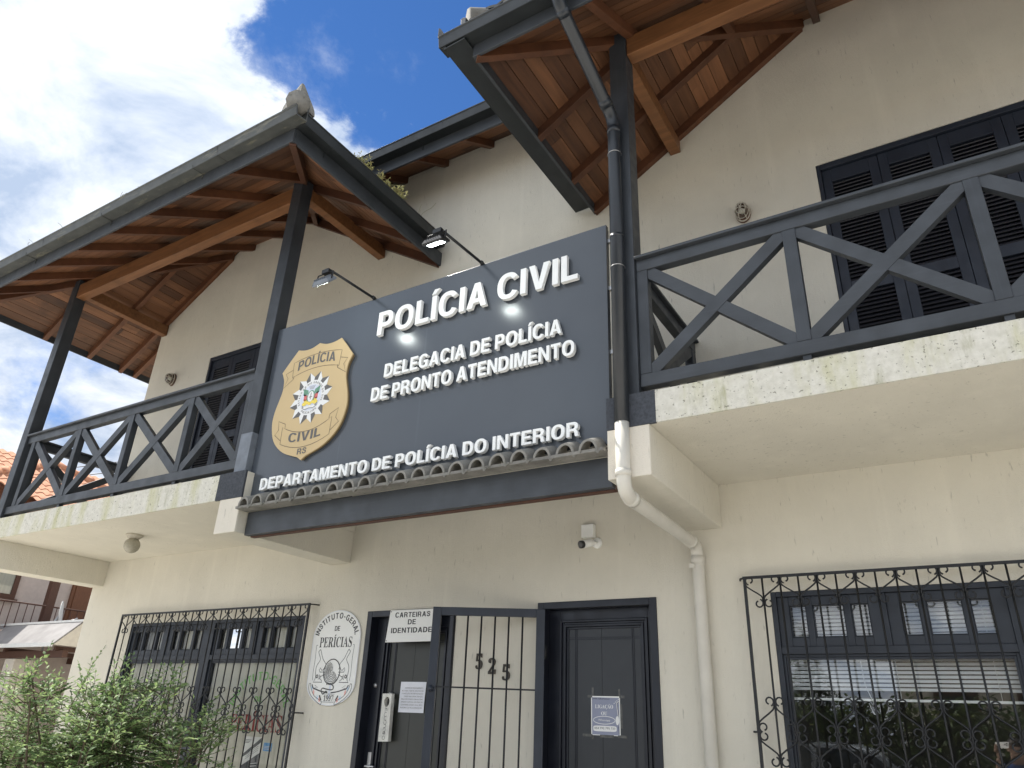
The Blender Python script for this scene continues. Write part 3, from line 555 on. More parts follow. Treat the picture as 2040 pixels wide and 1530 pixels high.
def tile_sheet(mb, inside, zfun, slope_dir, x0, x1, y0, y1, pitch=.2, course=.34, amp=.028, res=6):
    """a tiled roof slope: rolls across, a step at every course"""
    st = pitch/res; sx, sy = slope_dir     # unit plan vector pointing up the slope
    if abs(sy): us, vs_ = (x0, x1), (y0, y1)
    else: us, vs_ = (y0, y1), (x0, x1)
    nu = int((us[1]-us[0])/st)+1; vals = []
    v0 = vs_[0]; nv = int((vs_[1]-vs_[0])/course)+1
    up = (sy if abs(sy) else sx) > 0
    for j in range(nv):
        a = v0+j*course; b_ = a+course
        lo, hi = (a, b_) if up else (b_, a)
        for i in range(nu):
            u = us[0]+i*st; u2 = u+st
            cx_, cy_ = ((u+u2)/2, (a+b_)/2) if abs(sy) else ((a+b_)/2, (u+u2)/2)
            if not inside(cx_, cy_): continue
            def P(uu, vv, lift):
                x, y = (uu, vv) if abs(sy) else (vv, uu)
                return (x, y, zfun(x, y)+amp*abs(sin(pi*uu/pitch))+lift)
            mb.add([P(u, lo, .022), P(u2, lo, .022), P(u2, hi, 0), P(u, hi, 0), P(u, lo, -.004), P(u2, lo, -.004)], [(0,1,2,3),(4,5,1,0)])
    return mb
# ================================================================== THE SETTING
g = MB(); g.box(-150, 150, -150, 150, -0.3, 0.0); g.build('ground', 'ground', kind='structure')
g = MB(); g.box(-60, 60, -11.8, -6.1, -0.05, 0.004); g.build('street', 'street_pavers', kind='structure')
g = MB(); g.box(-60, 60, -6.1, -1.9, -0.05, 0.13); g.box(-60, 60, -13.6, -11.8, -0.05, 0.13); g.build('pavement', 'pavement', kind='structure', bevel=.01)

# ================================================================== THE POLICE STATION
HOUSE = empty('police_station', (-3.41, 0, 0), 'cream two storey police station with dark timber balconies and wood lined eaves', 'building')
XL, XR = -9.45, 2.63                     # corners of the front wall
holes = [(-8.42, -5.59, .85, 2.42), (-1.17, 1.66, .85, 2.42), (-4.785, -3.785, .16, 2.425), (-2.985, -1.985, .16, 2.425),
         (-8.135, -6.39, 3.415, 5.835), (-.43, 1.315, 3.415, 5.835)]
wl = MB()
xs = sorted({XL, XR} | {h[0] for h in holes} | {h[1] for h in holes}); zs = sorted({0, 6.62} | {h[2] for h in holes} | {h[3] for h in holes})
for i in range(len(xs)-1):
    for k in range(len(zs)-1):
        x0, x1, z0, z1 = xs[i], xs[i+1], zs[k], zs[k+1]
        if any(h[0] <= x0+1e-6 and h[1] >= x1-1e-6 and h[2] <= z0+1e-6 and h[3] >= z1-1e-6 for h in holes): continue
        wl.quad((x0, 0, z0), (x1, 0, z0), (x1, 0, z1), (x0, 0, z1))
for a, b_, c, d in holes:
    D_ = .22
    wl.quad((a, 0, c), (a, D_, c), (a, D_, d), (a, 0, d)); wl.quad((b_, D_, c), (b_, 0, c), (b_, 0, d), (b_, D_, d))
    wl.quad((a, D_, d), (b_, D_, d), (b_, 0, d), (a, 0, d)); wl.quad((a, 0, c), (b_, 0, c), (b_, D_, c), (a, D_, c))
wl.add([(XL, 0, 6.62), (XR, 0, 6.62), (XR-1.46, 0, 7.56), (XL+1.46, 0, 7.56)], [(0, 1, 2, 3)])
wl.quad((-6.3, 0, 7.561), (-.5, 0, 7.561), (-.5, 0, 7.75), (-6.3, 0, 7.75))
wl.quad((XL, 9, 0), (XL, 0, 0), (XL, 0, 6.62), (XL, 9, 6.62)); wl.quad((XR, 0, 0), (XR, 9, 0), (XR, 9, 6.62), (XR, 0, 6.62))
wl.quad((XR, 9, 0), (XL, 9, 0), (XL, 9, 6.62), (XR, 9, 6.62))
wl.build('wall', 'stucco', HOUSE, recalc=False)
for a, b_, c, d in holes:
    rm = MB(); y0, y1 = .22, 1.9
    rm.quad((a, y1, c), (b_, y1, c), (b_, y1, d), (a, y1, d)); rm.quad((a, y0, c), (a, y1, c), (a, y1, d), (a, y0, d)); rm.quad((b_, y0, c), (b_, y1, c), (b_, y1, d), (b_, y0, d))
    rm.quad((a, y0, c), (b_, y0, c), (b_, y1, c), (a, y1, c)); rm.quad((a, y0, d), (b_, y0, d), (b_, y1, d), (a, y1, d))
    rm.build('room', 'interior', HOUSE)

# balcony slabs on brackets
for x0, x1, zb, d0, d1 in ((-9.5, -5.09, 3.19, -5.43, -5.09), (-1.735, 2.65, 3.212, -1.735, -1.412)):
    s = MB().box(x0, x1, -1.372, 0, zb, 3.415).build('balcony_slab', 'stucco', HOUSE)
    a, b_ = (x0, d0) if d0 > x0+.1 else (d1, x1)
    MB().box(a, b_, -1.388, -1.372, zb-.004, 3.418).build('slab_edge', 'slab_edge', s, label='pale slab edge streaked with green moss')
    MB().box(d0, d1, -1.391, -1.372, zb-.006, 3.421).build('painted_corner', 'dark_render', s, label='slab corner painted dark grey')
for x0, x1, zt in ((-9.49, -9.22, 3.19), (-5.36, -5.092, 3.19), (-1.733, -1.457, 3.212), (2.38, 2.65, 3.212)):
    k = MB().box(x0, x1, -1.383, 0, 2.888, zt).build('bracket', 'stucco', HOUSE, bevel=.006)
    MB().box(x0+.002, x1-.002, -1.387, -1.383, 2.89, zt-.008).build('bracket_lit_end', 'stucco_pale_lit', k)  # front face in paler colour, painting in the sky light on it
for x, base in ((-9.44, 0), (-5.295, 1), (-1.667, 0), (2.45, 0)):
    p = MB().box(x, x+.142, -1.357, -1.215, 3.415, 6.66).build('post', 'dark_paint_upright', HOUSE, bevel=.006)
    if base: MB().box(x-.004, x+.146, -1.361, -1.211, 3.40, 3.79).build('post_flashing', 'lead_grey', p, bevel=.004, label='dented lead flashing round the foot of a post')

# ---- roofs: one pitch everywhere
PT = .626; YE = -2.16; Z0 = 6.085
LX0, LX1, RX0, RX1 = -10.25, -4.335, -2.42, 3.43
YER = -2.116                              # the right roof's eave stands a little further back
def dfront(x, y): return y-YE
# the tiled skin
def z_main(x, y): return 6.44+PT*(y-YE)
rf = MB()
def in_main(x, y):
    if y > 4.6: return False
    d = y-YE+.05
    if x-LX0+.05 < d or RX1+.05-x < d: return False
    if LX1-.75 < x < RX0+.75 or (LX1+.05-x < d and x < -3.41) or (x-RX0+.05 < d and x > -3.41):
        if y < -.62 and not ((x <= LX1+.05 and LX1+.05-x >= d) or (x >= RX0-.05 and x-RX0+.05 >= d)): return False
    return True
tile_sheet(rf, in_main, z_main, (0, 1), LX0-.05, RX1+.05, YE-.05, 4.7)
for xe, sg_ in ((LX0, 1), (LX1, -1), (RX0, 1), (RX1, -1)):
    outer = xe in (LX0, RX1)
    zf = lambda x, y, xe=xe, sg_=sg_: 6.44+PT*(x-xe)*sg_
    def ins(x, y, xe=xe, sg_=sg_, outer=outer):
        d = (x-xe)*sg_+.05
        if d < 0 or d > (6.9 if outer else 2.2): return False
        if y-YE+.05 < d: return False
        return y < (9.3-d if outer else 0)
    rf2 = MB()
    x0, x1 = (xe-.1, xe+7) if sg_ > 0 else (xe-7, xe+.1)
    n_ = int(7/.34)
    tile_sheet(rf, ins, zf, (sg_, 0), xe-.05 if sg_ > 0 else xe+.05-.34*n_, xe-.05+.34*n_ if sg_ > 0 else xe+.05, YE-.05, 9.4 if outer else 0)
rf.quad((LX0+6.8, 4.6, z_main(0, 4.6)), (RX1-6.8, 4.6, z_main(0, 4.6)), (RX1, 11.3, 6.44), (LX0, 11.3, 6.44))
ROOF = rf.build('roof', 'tile_slate', HOUSE, recalc=False)
# hip caps with a shell tile standing at the end
def hip_caps(p, q, end_tile):
    p, q = V(p), V(q); d = (q-p); n = max(1, int(d.length/.34)); mb = MB()
    for i in range(n):
        a = p+d*(i/n); b_ = p+d*((i+1.12)/n)
        mb.tube([a+V((0, 0, -.02)), b_+V((0, 0, -.045))], .1, 10, rr=[.105, .082])
    if end_tile:
        # shell shaped end tile: two curved faces meeting in an arris over the corner
        sx_, sy_ = (1 if d.x > 0 else -1), (1 if d.y > 0 else -1); rows = []
        for r, h in ((.20, 0), (.196, .035), (.184, .07), (.165, .10), (.14, .13), (.113, .16), (.088, .19), (.064, .22), (.042, .245), (.024, .265)):
            c_ = p+V((sx_*.10*h, sy_*.10*h, -.03+h)); b_ = r*.16
            rows.append([c_, c_+V((sx_*r*.5, -sy_*b_*.2, 0)), c_+V((sx_*r, 0, 0)), c_+V((sx_*r, sy_*r, 0)), c_+V((0, sy_*r, 0)), c_+V((-sx_*b_*.2, sy_*r*.5, 0))])
        k = 6; mb.add([x for r in rows for x in r], [(i*k+j, i*k+(j+1) % k, (i+1)*k+(j+1) % k, (i+1)*k+j) for i in range(len(rows)-1) for j in range(k)]+[tuple(range(k)), tuple((len(rows)-1)*k+j for j in range(k))])
    return mb.build('hip_cap', 'tile_grey', ROOF)
hip_caps((LX1+.135, YE-.135, 6.41), (LX1-2.1, YE+2.1, 6.46+PT*2.2), True)
hip_caps((LX0-.03, YE-.03, 6.45), (LX0+6.7, YE+6.7, 6.46+PT*6.8), True)
hip_caps((RX0-.03, YE-.03, 6.43), (RX0+2.1, YE+2.1, 6.44+PT*2.2), False)
hip_caps((RX1+.03, YE-.03, 6.45), (RX1-6.7, YE+6.7, 6.46+PT*6.8), True)
hip_caps((LX0+6.7, 4.6, z_main(0, 4.66)), (RX1-6.7, 4.6, z_main(0, 4.66)), False)
# soffit boards
rng = random.Random(3)
zf_front = lambda x, y: Z0+.09+PT*(y-YE)
for x0, x1, left_back, right_back in ((LX0, LX1, 1, 0), (RX0, RX1, 0, 1)):
    mbx = MB(); mbl = MB(); mbr = MB()
    YY = YE if x0 == LX0 else YER; q = -YY+.005
    planks(mbx, [(x0, YY), (x1, YY), (x1-q, 0), (x0+q, 0)], lambda x, y, YY=YY: Z0+.09+PT*(y-YY), 'x', rnd=rng)
    planks(mbl, [(x0, YY), (x0+q, 0), (x0, 0)], lambda x, y, x0=x0: Z0+.09+PT*(x-x0), 'y', rnd=rng)
    planks(mbr, [(x1, YY), (x1, 0), (x1-q, 0)], lambda x, y, x1=x1: Z0+.09+PT*(x1-x), 'y', rnd=rng)
    if left_back: planks(mbl, [(x0, 0), (XL, 0), (XL, 9), (x0, 9)], lambda x, y, x0=x0: Z0+.09+PT*(x-x0), 'y', rnd=rng)
    if right_back: planks(mbr, [(XR, 0), (x1, 0), (x1, 9), (XR, 9)], lambda x, y, x1=x1: Z0+.09+PT*(x1-x), 'y', rnd=rng)
    for mb, mt in ((mbx, 'wood_x'), (mbl, 'wood_y'), (mbr, 'wood_y')): mb.build('soffit', mt, ROOF, recalc=False)
ZM = .075; YM = -.55; mbx = MB()
planks(mbx, [(-6.1, YM), (-.72, YM), (-.72, 0), (-6.1, 0)], lambda x, y: zf_front(x, y)+ZM, 'x', rnd=rng)
mbx.build('soffit', 'wood_x', ROOF, recalc=False)
# decking above the boards keeps the light out of the joints
dk = MB()
for x0, x1 in ((LX0, LX1), (RX0, RX1)):
    YY = YE if x0 == LX0 else YER; q = -YY+.005; h = Z0+.125
    dk.quad((x0, YY, h), (x1, YY, h), (x1-q, 0, h+PT*q), (x0+q, 0, h+PT*q)); dk.quad((x0, YY, h), (x0+q, 0, h+PT*q), (x0, 0, h)); dk.quad((x1, YY, h), (x1, 0, h), (x1-q, 0, h+PT*q))
h = Z0+.125+ZM
dk.quad((-6.2, YM, h+PT*(YM-YE)), (-.6, YM, h+PT*(YM-YE)), (-.6, .3, h+PT*(.3-YE)), (-6.2, .3, h+PT*(.3-YE)))
dk.build('roof_deck', 'brown_wood', ROOF, recalc=False)
# rafters
def rafter(p, q, wd=.062, ht=.088, mt='wood_rafter', name='rafter'):
    m_ = MB(); m_.cur = rng.random(); m_.beam(p, q, wd, ht, vert_ends=True); return m_.build(name, mt, ROOF, bevel=.003)
zc = Z0+.044
for x0, x1 in ((LX0, LX1), (RX0, RX1)):
    YY = YE if x0 == LX0 else YER
    for i in range(9):
        x = (x1-.815-.64*i) if x0 == LX0 else (x0+.93+.64*i)
        ye = min(-.005, YY+min(x-x0, x1-x)-.02)
        if ye > YY+.35: rafter((x, YY+.002, zc), (x, ye, zc+PT*(ye-YY)))
    for y in (-1.15, -.52):
        d = y-YY
        rafter((x0+.002, y, zc), (x0+d-.02, y, zc+PT*(d-.02)))
        rafter((x1-.002, y, zc), (x1-d+.02, y, zc+PT*(d-.02)))
    for s, xc in ((1, x0), (-1, x1)):
        q = -YY-.03
        rafter((xc, YY, zc-.008), (xc+s*q, YY+q, zc-.008+PT*q), .06, .11, name='hip_rafter')
        rafter((xc, -.032, zc-.01), (xc+s*q, -.032, zc-.01+PT*q), .055, .10, name='wall_rafter')
for x in (LX0, RX1):
    s = 1 if x == LX0 else -1
    for y in (.2, .85, 1.5, 2.1, 2.8, 3.4): rafter((x, y, zc), (x+s*.8, y, zc+PT*.8))
for x in (-5.6, -4.98, -4.36, -3.72, -3.08, -2.44, -1.8, -1.16): rafter((x, YM, zc+ZM+PT*(YM-YE)), (x, -.005, zc+ZM+PT*(-YE)))
# beams carrying the rafters
def beam_part(x0, x1, y0, y1, z0, z1):
    m_ = MB(); m_.cur = .62; m_.box(x0, x1, y0, y1, z0, z1); m_.build('beam', 'wood_beam', HOUSE, bevel=.005)
beam_part(-9.297, -5.30, -1.345, -1.235, 6.385, 6.585); beam_part(-1.523, 2.45, -1.345, -1.235, 6.385, 6.585)
for x in (-9.42, -5.275, -1.645, 2.47): beam_part(x, x+.1, -1.21, -.002, 6.475, 6.625)
# fascias and gutters
def fascia(p, q): 
    return MB().beam((*p, Z0+.085), (*q, Z0+.085), .024, .17).build('fascia', 'dark_paint', ROOF, bevel=.003)
def gutter(p, q, out, mt, z=0.0, hooks=True, lip='flashing_grey', edge=True, ws=1.0, dz=0.0):
    """p,q: ends of the fascia line in plan; out: unit vector away from the wall"""
    p, q, o_ = V((*p, z)), V((*q, z)), V((*out, 0))
    prof = [(0.002, 6.395), (0.002, 6.232+dz), (.114*ws, 6.222+dz), (.119*ws, 6.219+dz), (.122*ws, 6.226+dz), (.136*ws, 6.308+dz), (.144*ws, 6.312+dz), (.144*ws, 6.324+dz), (.126*ws, 6.322+dz), (.108*ws, 6.234+dz), (.012, 6.244+dz), (.012, 6.395)]
    m_ = MB(); m_.prism([p+o_*a+V((0, 0, h_)) for a, h_ in prof], q-p)
    if hooks:
        L_ = (q-p).length; t = .35
        while t < L_-.1:
            c = p+(q-p).normalized()*t
            m_.tube([c+o_*a+V((0, 0, h_+dz)) for a, h_ in ((.0, 6.215), (.0, 6.227), (.122, 6.217), (.128, 6.25))], .004, 6)
            m_.tube([c+o_*.006+V((0, 0, 6.226)), c+o_*.006+V((0, 0, 6.17))], .005, 6); t += 1.5
        # lap joints
        t = 2.2
        while t < L_-.2:
            c = p+(q-p).normalized()*t
            m_.prism([c+o_*a+V((0, 0, h_)) for a, h_ in ((.0, 6.229), (.121, 6.219), (.143, 6.322), (.138, 6.322), (.116, 6.224), (.0, 6.234))], (q-p).normalized()*.006); t += 3.0
    g_ = m_.build('gutter', mt, ROOF, bevel=.002)
    if edge:
        e = MB(); e.prism([p+o_*a+V((0, 0, h_)) for a, h_ in ((.006, 6.398), (.006, 6.345), (.05, 6.35), (.055, 6.408), (.03, 6.415))], q-p)
        e.build('eave_edge', lip, ROOF, bevel=.003)
fy = YE-.012
fascia((LX0-.02, fy), (LX1+.02, fy)); fascia((LX0-.012, YE), (LX0-.012, 9)); fascia((LX1+.012, YE), (LX1+.012, -.002))
fascia((RX0-.02, YER-.012), (RX1+.02, YER-.012)); fascia((RX0-.012, YER), (RX0-.012, -.002)); fascia((RX1+.012, YER), (RX1+.012, 9))
gy = YE-.024
gutter((LX0-.164, gy), (LX1+.164, gy), (0, -1), 'gutter_weathered'); gutter((LX1+.024, gy), (LX1+.024, -.12), (1, 0), 'gutter_metal'); gutter((LX0-.024, 9), (LX0-.024, gy), (-1, 0), 'gutter_metal')
gyr = YER-.024
gutter((RX0-.26, gyr), (RX1+.164, gyr), (0, -1), 'gutter_metal', hooks=False, dz=-.03); gutter((RX0-.024, -.03), (RX0-.024, gyr-.11), (-1, 0), 'gutter_metal', hooks=False, ws=1.6, dz=-.06); gutter((RX1+.024, gy), (RX1+.024, 9), (1, 0), 'gutter_metal')
zmid = PT*(YM-YE)+ZM
MB().beam((-6.1, YM-.012, Z0+.085+zmid), (-.72, YM-.012, Z0+.085+zmid), .024, .17).build('fascia', 'dark_paint', ROOF, bevel=.003)
gutter((-6.1, YM-.024), (-.72, YM-.024), (0, -1), 'gutter_metal', z=zmid)
# loose tile ends showing over the right gutter
for i, x in enumerate((RX0+.02, RX0+.33, RX0+.64, RX0+.95, RX0+1.26)):
    m_ = MB(); m_.tube([(x, gyr-.05, 6.345), (x, gyr+.4, 6.345+.45*PT)], .075, 12, rr=[.075, .065]); m_.build('eave_tile', 'tile_slate', ROOF)
MB().prism([(RX0-.262, gyr-.142, 6.28), (RX0-.262, gyr-.142, 6.385), (RX0-.262, gyr-.12, 6.40), (RX0-.262, gyr-.09, 6.395), (RX0-.262, gyr-.06, 6.38), (RX0-.262, gyr-.03, 6.385), (RX0-.262, gyr-.0, 6.40), (RX0-.262, gyr-.0, 6.322)], (.004, 0, 0)).build('gutter_end', 'flashing_grey', ROOF)

# ---- windows
def window(x0, film):
    fr = MB(); z0, z1, W_ = .85, 2.42, 2.83
    y0, y1 = .006, .10
    fr.box(x0, x0+.034, y0, y1, z0, z1); fr.box(x0+W_-.034, x0+W_, y0, y1, z0, z1)
    fr.box(x0+.034, x0+W_-.034, y0, y1, z1-.034, z1); fr.box(x0+.034, x0+W_-.034, y0, y1, z0, z0+.05)
    for h in (0, 1.453):
        a = x0+.034+h; b_ = x0+1.343+h if h == 0 else x0+W_-.034
        fr.box(a, b_, y0+.004, y1, 2.022, 2.068)
        fr.box(x0+.668+h*1.0, x0+.700+h, y0+.006, y1, 2.068, z1-.034)
    fr.box(x0+1.343, x0+1.487, y0+.002, y1, z0+.05, z1-.034)
    F_ = fr.build('window', 'window_paint', HOUSE, bevel=.003)
    for h in (0, 1.453):
        # two top-hung sashes over one fixed light
        for s in (.034, .700):
            a = x0+h+s; wd = .634 if s == .034 else .643
            sm = MB(); ys, ye = .026, .062
            lites = [(.073, .181), (.221, .414), (.455, .563)]
            cuts = [0]+[v_ for l in lites for v_ in l]+[wd]
            for i in range(0, len(cuts), 2): sm.box(a+cuts[i], a+cuts[i+1], ys, ye, 2.068, 2.386)
            for l0, l1 in lites: sm.box(a+l0, a+l1, ys, ye, 2.068, 2.125); sm.box(a+l0, a+l1, ys, ye, 2.328, 2.386)
            for l0, l1 in lites:
                for (q0, q1, r0, r1) in ((l0, l0+.007, 2.125, 2.328), (l1-.007, l1, 2.125, 2.328), (l0+.007, l1-.007, 2.125, 2.132), (l0+.007, l1-.007, 2.321, 2.328)):
                    sm.box(a+q0, a+q1, ys+.009, ye-.004, r0, r1)
            sm.build('sash', 'window_paint', F_, bevel=.003)
            for l0, l1 in lites:
                MB().quad((a+l0, .052, 2.125), (a+l1, .052, 2.125), (a+l1, .052, 2.328), (a+l0, .052, 2.328)).build('pane', 'glass_oblique' if film else 'glass', F_)
        a, b_ = x0+.034+h, x0+1.343+h-(0 if h == 0 else .0)
        sm = MB()
        for wd, yy in ((.016, .03), (.03, .042)):
            o_ = 0 if wd == .016 else .016
            sm.box(a+o_, a+o_+.016, yy, .07, .90, 2.022-o_); sm.box(b_-o_-.016, b_-o_, yy, .07, .90, 2.022-o_); sm.box(a+o_+.016, b_-o_-.016, yy, .07, 2.006-o_, 2.022-o_)
        sm.build('glazing_bead', 'window_paint', F_, bevel=.002)
        MB().quad((a+.03, .055, .90), (b_-.03, .055, .90), (b_-.03, .055, 1.992), (a+.03, .055, 1.992)).build('pane', 'glass_oblique' if film else 'glass', F_)
    if film:
        fm = MB()
        for a, b_ in ((x0+.06, x0+1.32), (x0+1.51, x0+2.77)): fm.quad((a, .085, .9), (b_, .085, .9), (b_, .085, 2.0), (a, .085, 2.0))
        for h in (0, 1.453):
            fm.quad((x0+.08+h+.70, .085, 2.1), (x0+.62+h+.70, .085, 2.1), (x0+.62+h+.70, .085, 2.35), (x0+.08+h+.70, .085, 2.35))
            if h: fm.quad((x0+.09+h, .085, 2.1), (x0+.62+h, .085, 2.1), (x0+.62+h, .085, 2.35), (x0+.09+h, .085, 2.35))
        fm.build('frosted_film', 'film', F_, recalc=False)
        MB().quad((x0+.2, .13, 2.1), (x0+.45, .13, 2.1), (x0+.45, .13, 2.35), (x0+.2, .13, 2.35)).build('curtain', 'curtain', F_)
    MB().box(x0-.03, x0+W_+.03, -.03, .2, .80, .848).build('window_sill', 'stucco_pale_lit', F_, bevel=.006)
    return F_
WIN_L = window(-8.42, True); WIN_R = window(-1.17, False)
# the decals on the left window's film
dm = MB(); arc_text(dm, 'INSTITUTO-GERAL', -6.15, 1.50, .37, .335, 165, 15, .075, .085, .081); line_text(dm, 'DE', -6.21, -6.11, 1.635, .05, .081)
dm.build('window_lettering', 'decal_green', WIN_L, label='worn green lettering INSTITUTO-GERAL DE on the film')
dm = MB(); line_text(dm, 'PERÍCIAS', -6.51, -5.78, 1.375, .145, .0805, font=GS, track=.0)
dm.build('window_lettering', 'decal_red', WIN_L, label='faded red lettering PERÍCIAS on the film')

# ---- doors
def door(x0, x1, panel, z1=2.425, left_hand=True):
    fr = MB(); z0 = .16
    fr.box(x0, x0+.058, -.008, .17, z0, z1); fr.box(x1-.058, x1, -.008, .17, z0, z1); fr.box(x0+.058, x1-.058, -.008, .17, z1-.052, z1)
    F_ = fr.build('door', 'door_paint', HOUSE, bevel=.004)
    a, b_, t = x0+.058, x1-.058, z1-.052
    lf = MB()
    lf.box(a, a+.10, .088, .135, z0, t); lf.box(b_-.052, b_, .088, .135, z0, t); lf.box(a+.10, b_-.052, .088, .135, t-.078, t)
    x_, y_, zt = a+.10, b_-.052, t-.078
    for i, yy in enumerate((.074, .092, .080, .098)):
        wd = .017
        lf.box(x_, x_+wd, yy, .135, z0, zt); lf.box(y_-wd, y_, yy, .135, z0, zt); lf.box(x_+wd, y_-wd, yy, .135, zt-wd, zt)
        x_ += wd; y_ -= wd; zt -= wd
    lf.build('door_leaf', 'door_paint', F_, bevel=.003)
    pn = MB(); mid = (x_+y_)/2-.02
    pn.box(x_, mid-.0012, .108, .13, z0, zt); pn.box(mid+.0012, y_, .108, .13, z0, zt)
    pn.build('door_panel', panel, F_)
    gv = MB()
    for k in (0, .013):
        gv.box(x_+.052+k, x_+.058+k, .1035, .108, z0, zt); gv.box(y_-.058-k, y_-.052-k, .1035, .108, z0, zt)
        for u0, u1 in ((x_, x_+.052), (x_+.071, y_-.071), (y_-.052, y_)): gv.box(u0, u1, .1035, .108, zt-.066-k, zt-.060-k)
    gv.build('door_moulding', 'door_paint', F_)
    return F_, (x_, y_, zt)
DL, pl = door(-4.785, -3.785, 'door_panel_olive'); DR, pr_ = door(-2.985, -1.985, 'door_panel_grey')
lk = MB().lathe([(.0, -.016), (.018, -.016), (.020, -.006), (.020, 0)], (-4.676, .088, 1.80), 'y', 16); lk.build('door_lock', 'steel', DL)
hd = MB(); hd.box(-4.676, -4.636, .08, .088, 1.06, 1.27); hd.tube([(-4.656, .088, 1.165), (-4.656, .035, 1.165)], .009); hd.tube([(-4.66, .037, 1.165), (-4.56, .037, 1.165)], .009, 8)
hd.build('door_handle', 'steel', DL, bevel=.002)
# ---- louvred shutter doors on the balconies
def shutters(x0, x1):
    fr = MB(); z0, z1 = 3.415, 5.835
    fr.box(x0, x0+.032, .006, .12, z0, z1); fr.box(x1-.032, x1, .006, .12, z0, z1); fr.box(x0+.032, x1-.032, .006, .12, z1-.052, z1)
    F_ = fr.build('shutter_door', 'shutter_paint', HOUSE, bevel=.004)
    wd = (x1-x0-.064)/4
    for i in range(4):
        a, b_ = x0+.032+wd*i+.002, x0+.032+wd*(i+1)-.002; z_a, z_b = z0+.01, z1-.055
        lf = MB(); s = .068
        lf.box(a, a+s, .035, .072, z_a, z_b); lf.box(b_-s, b_, .035, .072, z_a, z_b)
        for r0, r1 in ((z_a, z_a+.11), (4.595, 4.69), (5.655, z_b)): lf.box(a+s, b_-s, .035, .072, r0, r1)
        lf.build('shutter_leaf', 'shutter_paint', F_, bevel=.003)
        sl = MB()
        for r0, r1 in ((z_a+.11, 4.595), (4.69, 5.655)):
            n_ = int(round((r1-r0)/.034)); st_ = (r1-r0)/n_
            for k in range(n_):
                zc_ = r0+st_*(k+.5); sl.beam((a+s, .054, zc_), (b_-s, .054, zc_), .040, .007, up=(0, -.72, .72))
        sl.build('louvre', 'louvre_paint', F_)
    MB().box(x0+.03, x1-.03, .09, .10, z0, z1).build('shutter_back', 'door_paint', F_)
shutters(-8.135, -6.39); shutters(-.43, 1.315)
# ================================================================== THINGS ON THE FRONT
# ---- balcony railings
def railing(root, p, q, posts, endposts=True):
    """p,q: plan ends of the rail axis at the front; posts: distances of uprights from p"""
    p, q = V((*p, 0)), V((*q, 0)); d = (q-p).normalized(); Z = lambda t, z: p+d*t+V((0, 0, z)); Ln = (q-p).length
    n = V((d.y, -d.x, 0))
    MB().beam(Z(0, 4.442), Z(Ln, 4.442), .135, .022).build('rail_cap', 'dark_paint', root, bevel=.004)
    MB().beam(Z(0, 4.386), Z(Ln, 4.386), .07, .088).build('top_rail', 'dark_paint', root, bevel=.005)
    MB().beam(Z(0, 3.528), Z(Ln, 3.528), .07, .088).build('bottom_rail', 'dark_paint', root, bevel=.005)
    hw = .04
    for t in posts:
        MB().beam(Z(t, 3.572), Z(t, 4.342), .078, .068, up=n).build('baluster', 'dark_paint_upright', root, bevel=.004)
        if .3 < t < Ln-.3: MB().beam(Z(t, 3.412), Z(t, 3.484), .045, .045, up=n).build('rail_foot', 'dark_paint', root)
    for a, b_ in zip(posts[:-1], posts[1:]):
        a, b_ = a+hw, b_-hw
        u, v_ = Z(a, 3.585), Z(b_, 4.33); e = (v_-u).normalized()*.035; MB().beam(u-e, v_+e, .054, .082, up=(0, 0, 1)).build('brace', 'dark_paint', root)
        u, v_ = Z(a, 4.33), Z(b_, 3.585); e = (v_-u).normalized()*.035; MB().beam(u-e, v_+e, .048, .082, up=(0, 0, 1)).build('brace', 'dark_paint', root)
RL = empty('balcony_railing', (-7.3, -1.30, 3.415), 'charcoal cross braced timber railing on the balcony beside the gold shield', 'railing', 'front balcony railings')
railing(RL, (-9.298, -1.295), (-5.302, -1.295), [.143, 1.115, 2.10, 3.085, 3.955])
RR = empty('balcony_railing', (.5, -1.30, 3.415), 'charcoal timber railing with cross braces on the balcony beside the drainpipe', 'railing', 'front balcony railings')
railing(RR, (-1.523, -1.295), (2.45, -1.295), [.038, .99, 1.95, 2.90, 3.93])
S1 = empty('side_railing', (-9.37, -.6, 3.415), 'dark timber side railing against the sky and the orange tiled roof', 'railing')
railing(S1, (-9.37, -1.213), (-9.37, -.004), [.04, 1.165])
S2 = empty('side_railing', (-1.585, -.6, 3.415), 'dark timber side railing behind the drainpipe, running back to the wall', 'railing')
railing(S2, (-1.585, -1.213), (-1.585, -.004), [.04, 1.165])
S3 = empty('side_railing', (-5.215, -.6, 3.415), 'dark timber side railing hidden behind the sign, next to the post with lead flashing', 'railing')
railing(S3, (-5.215, -1.213), (-5.215, -.004), [.04, 1.165])

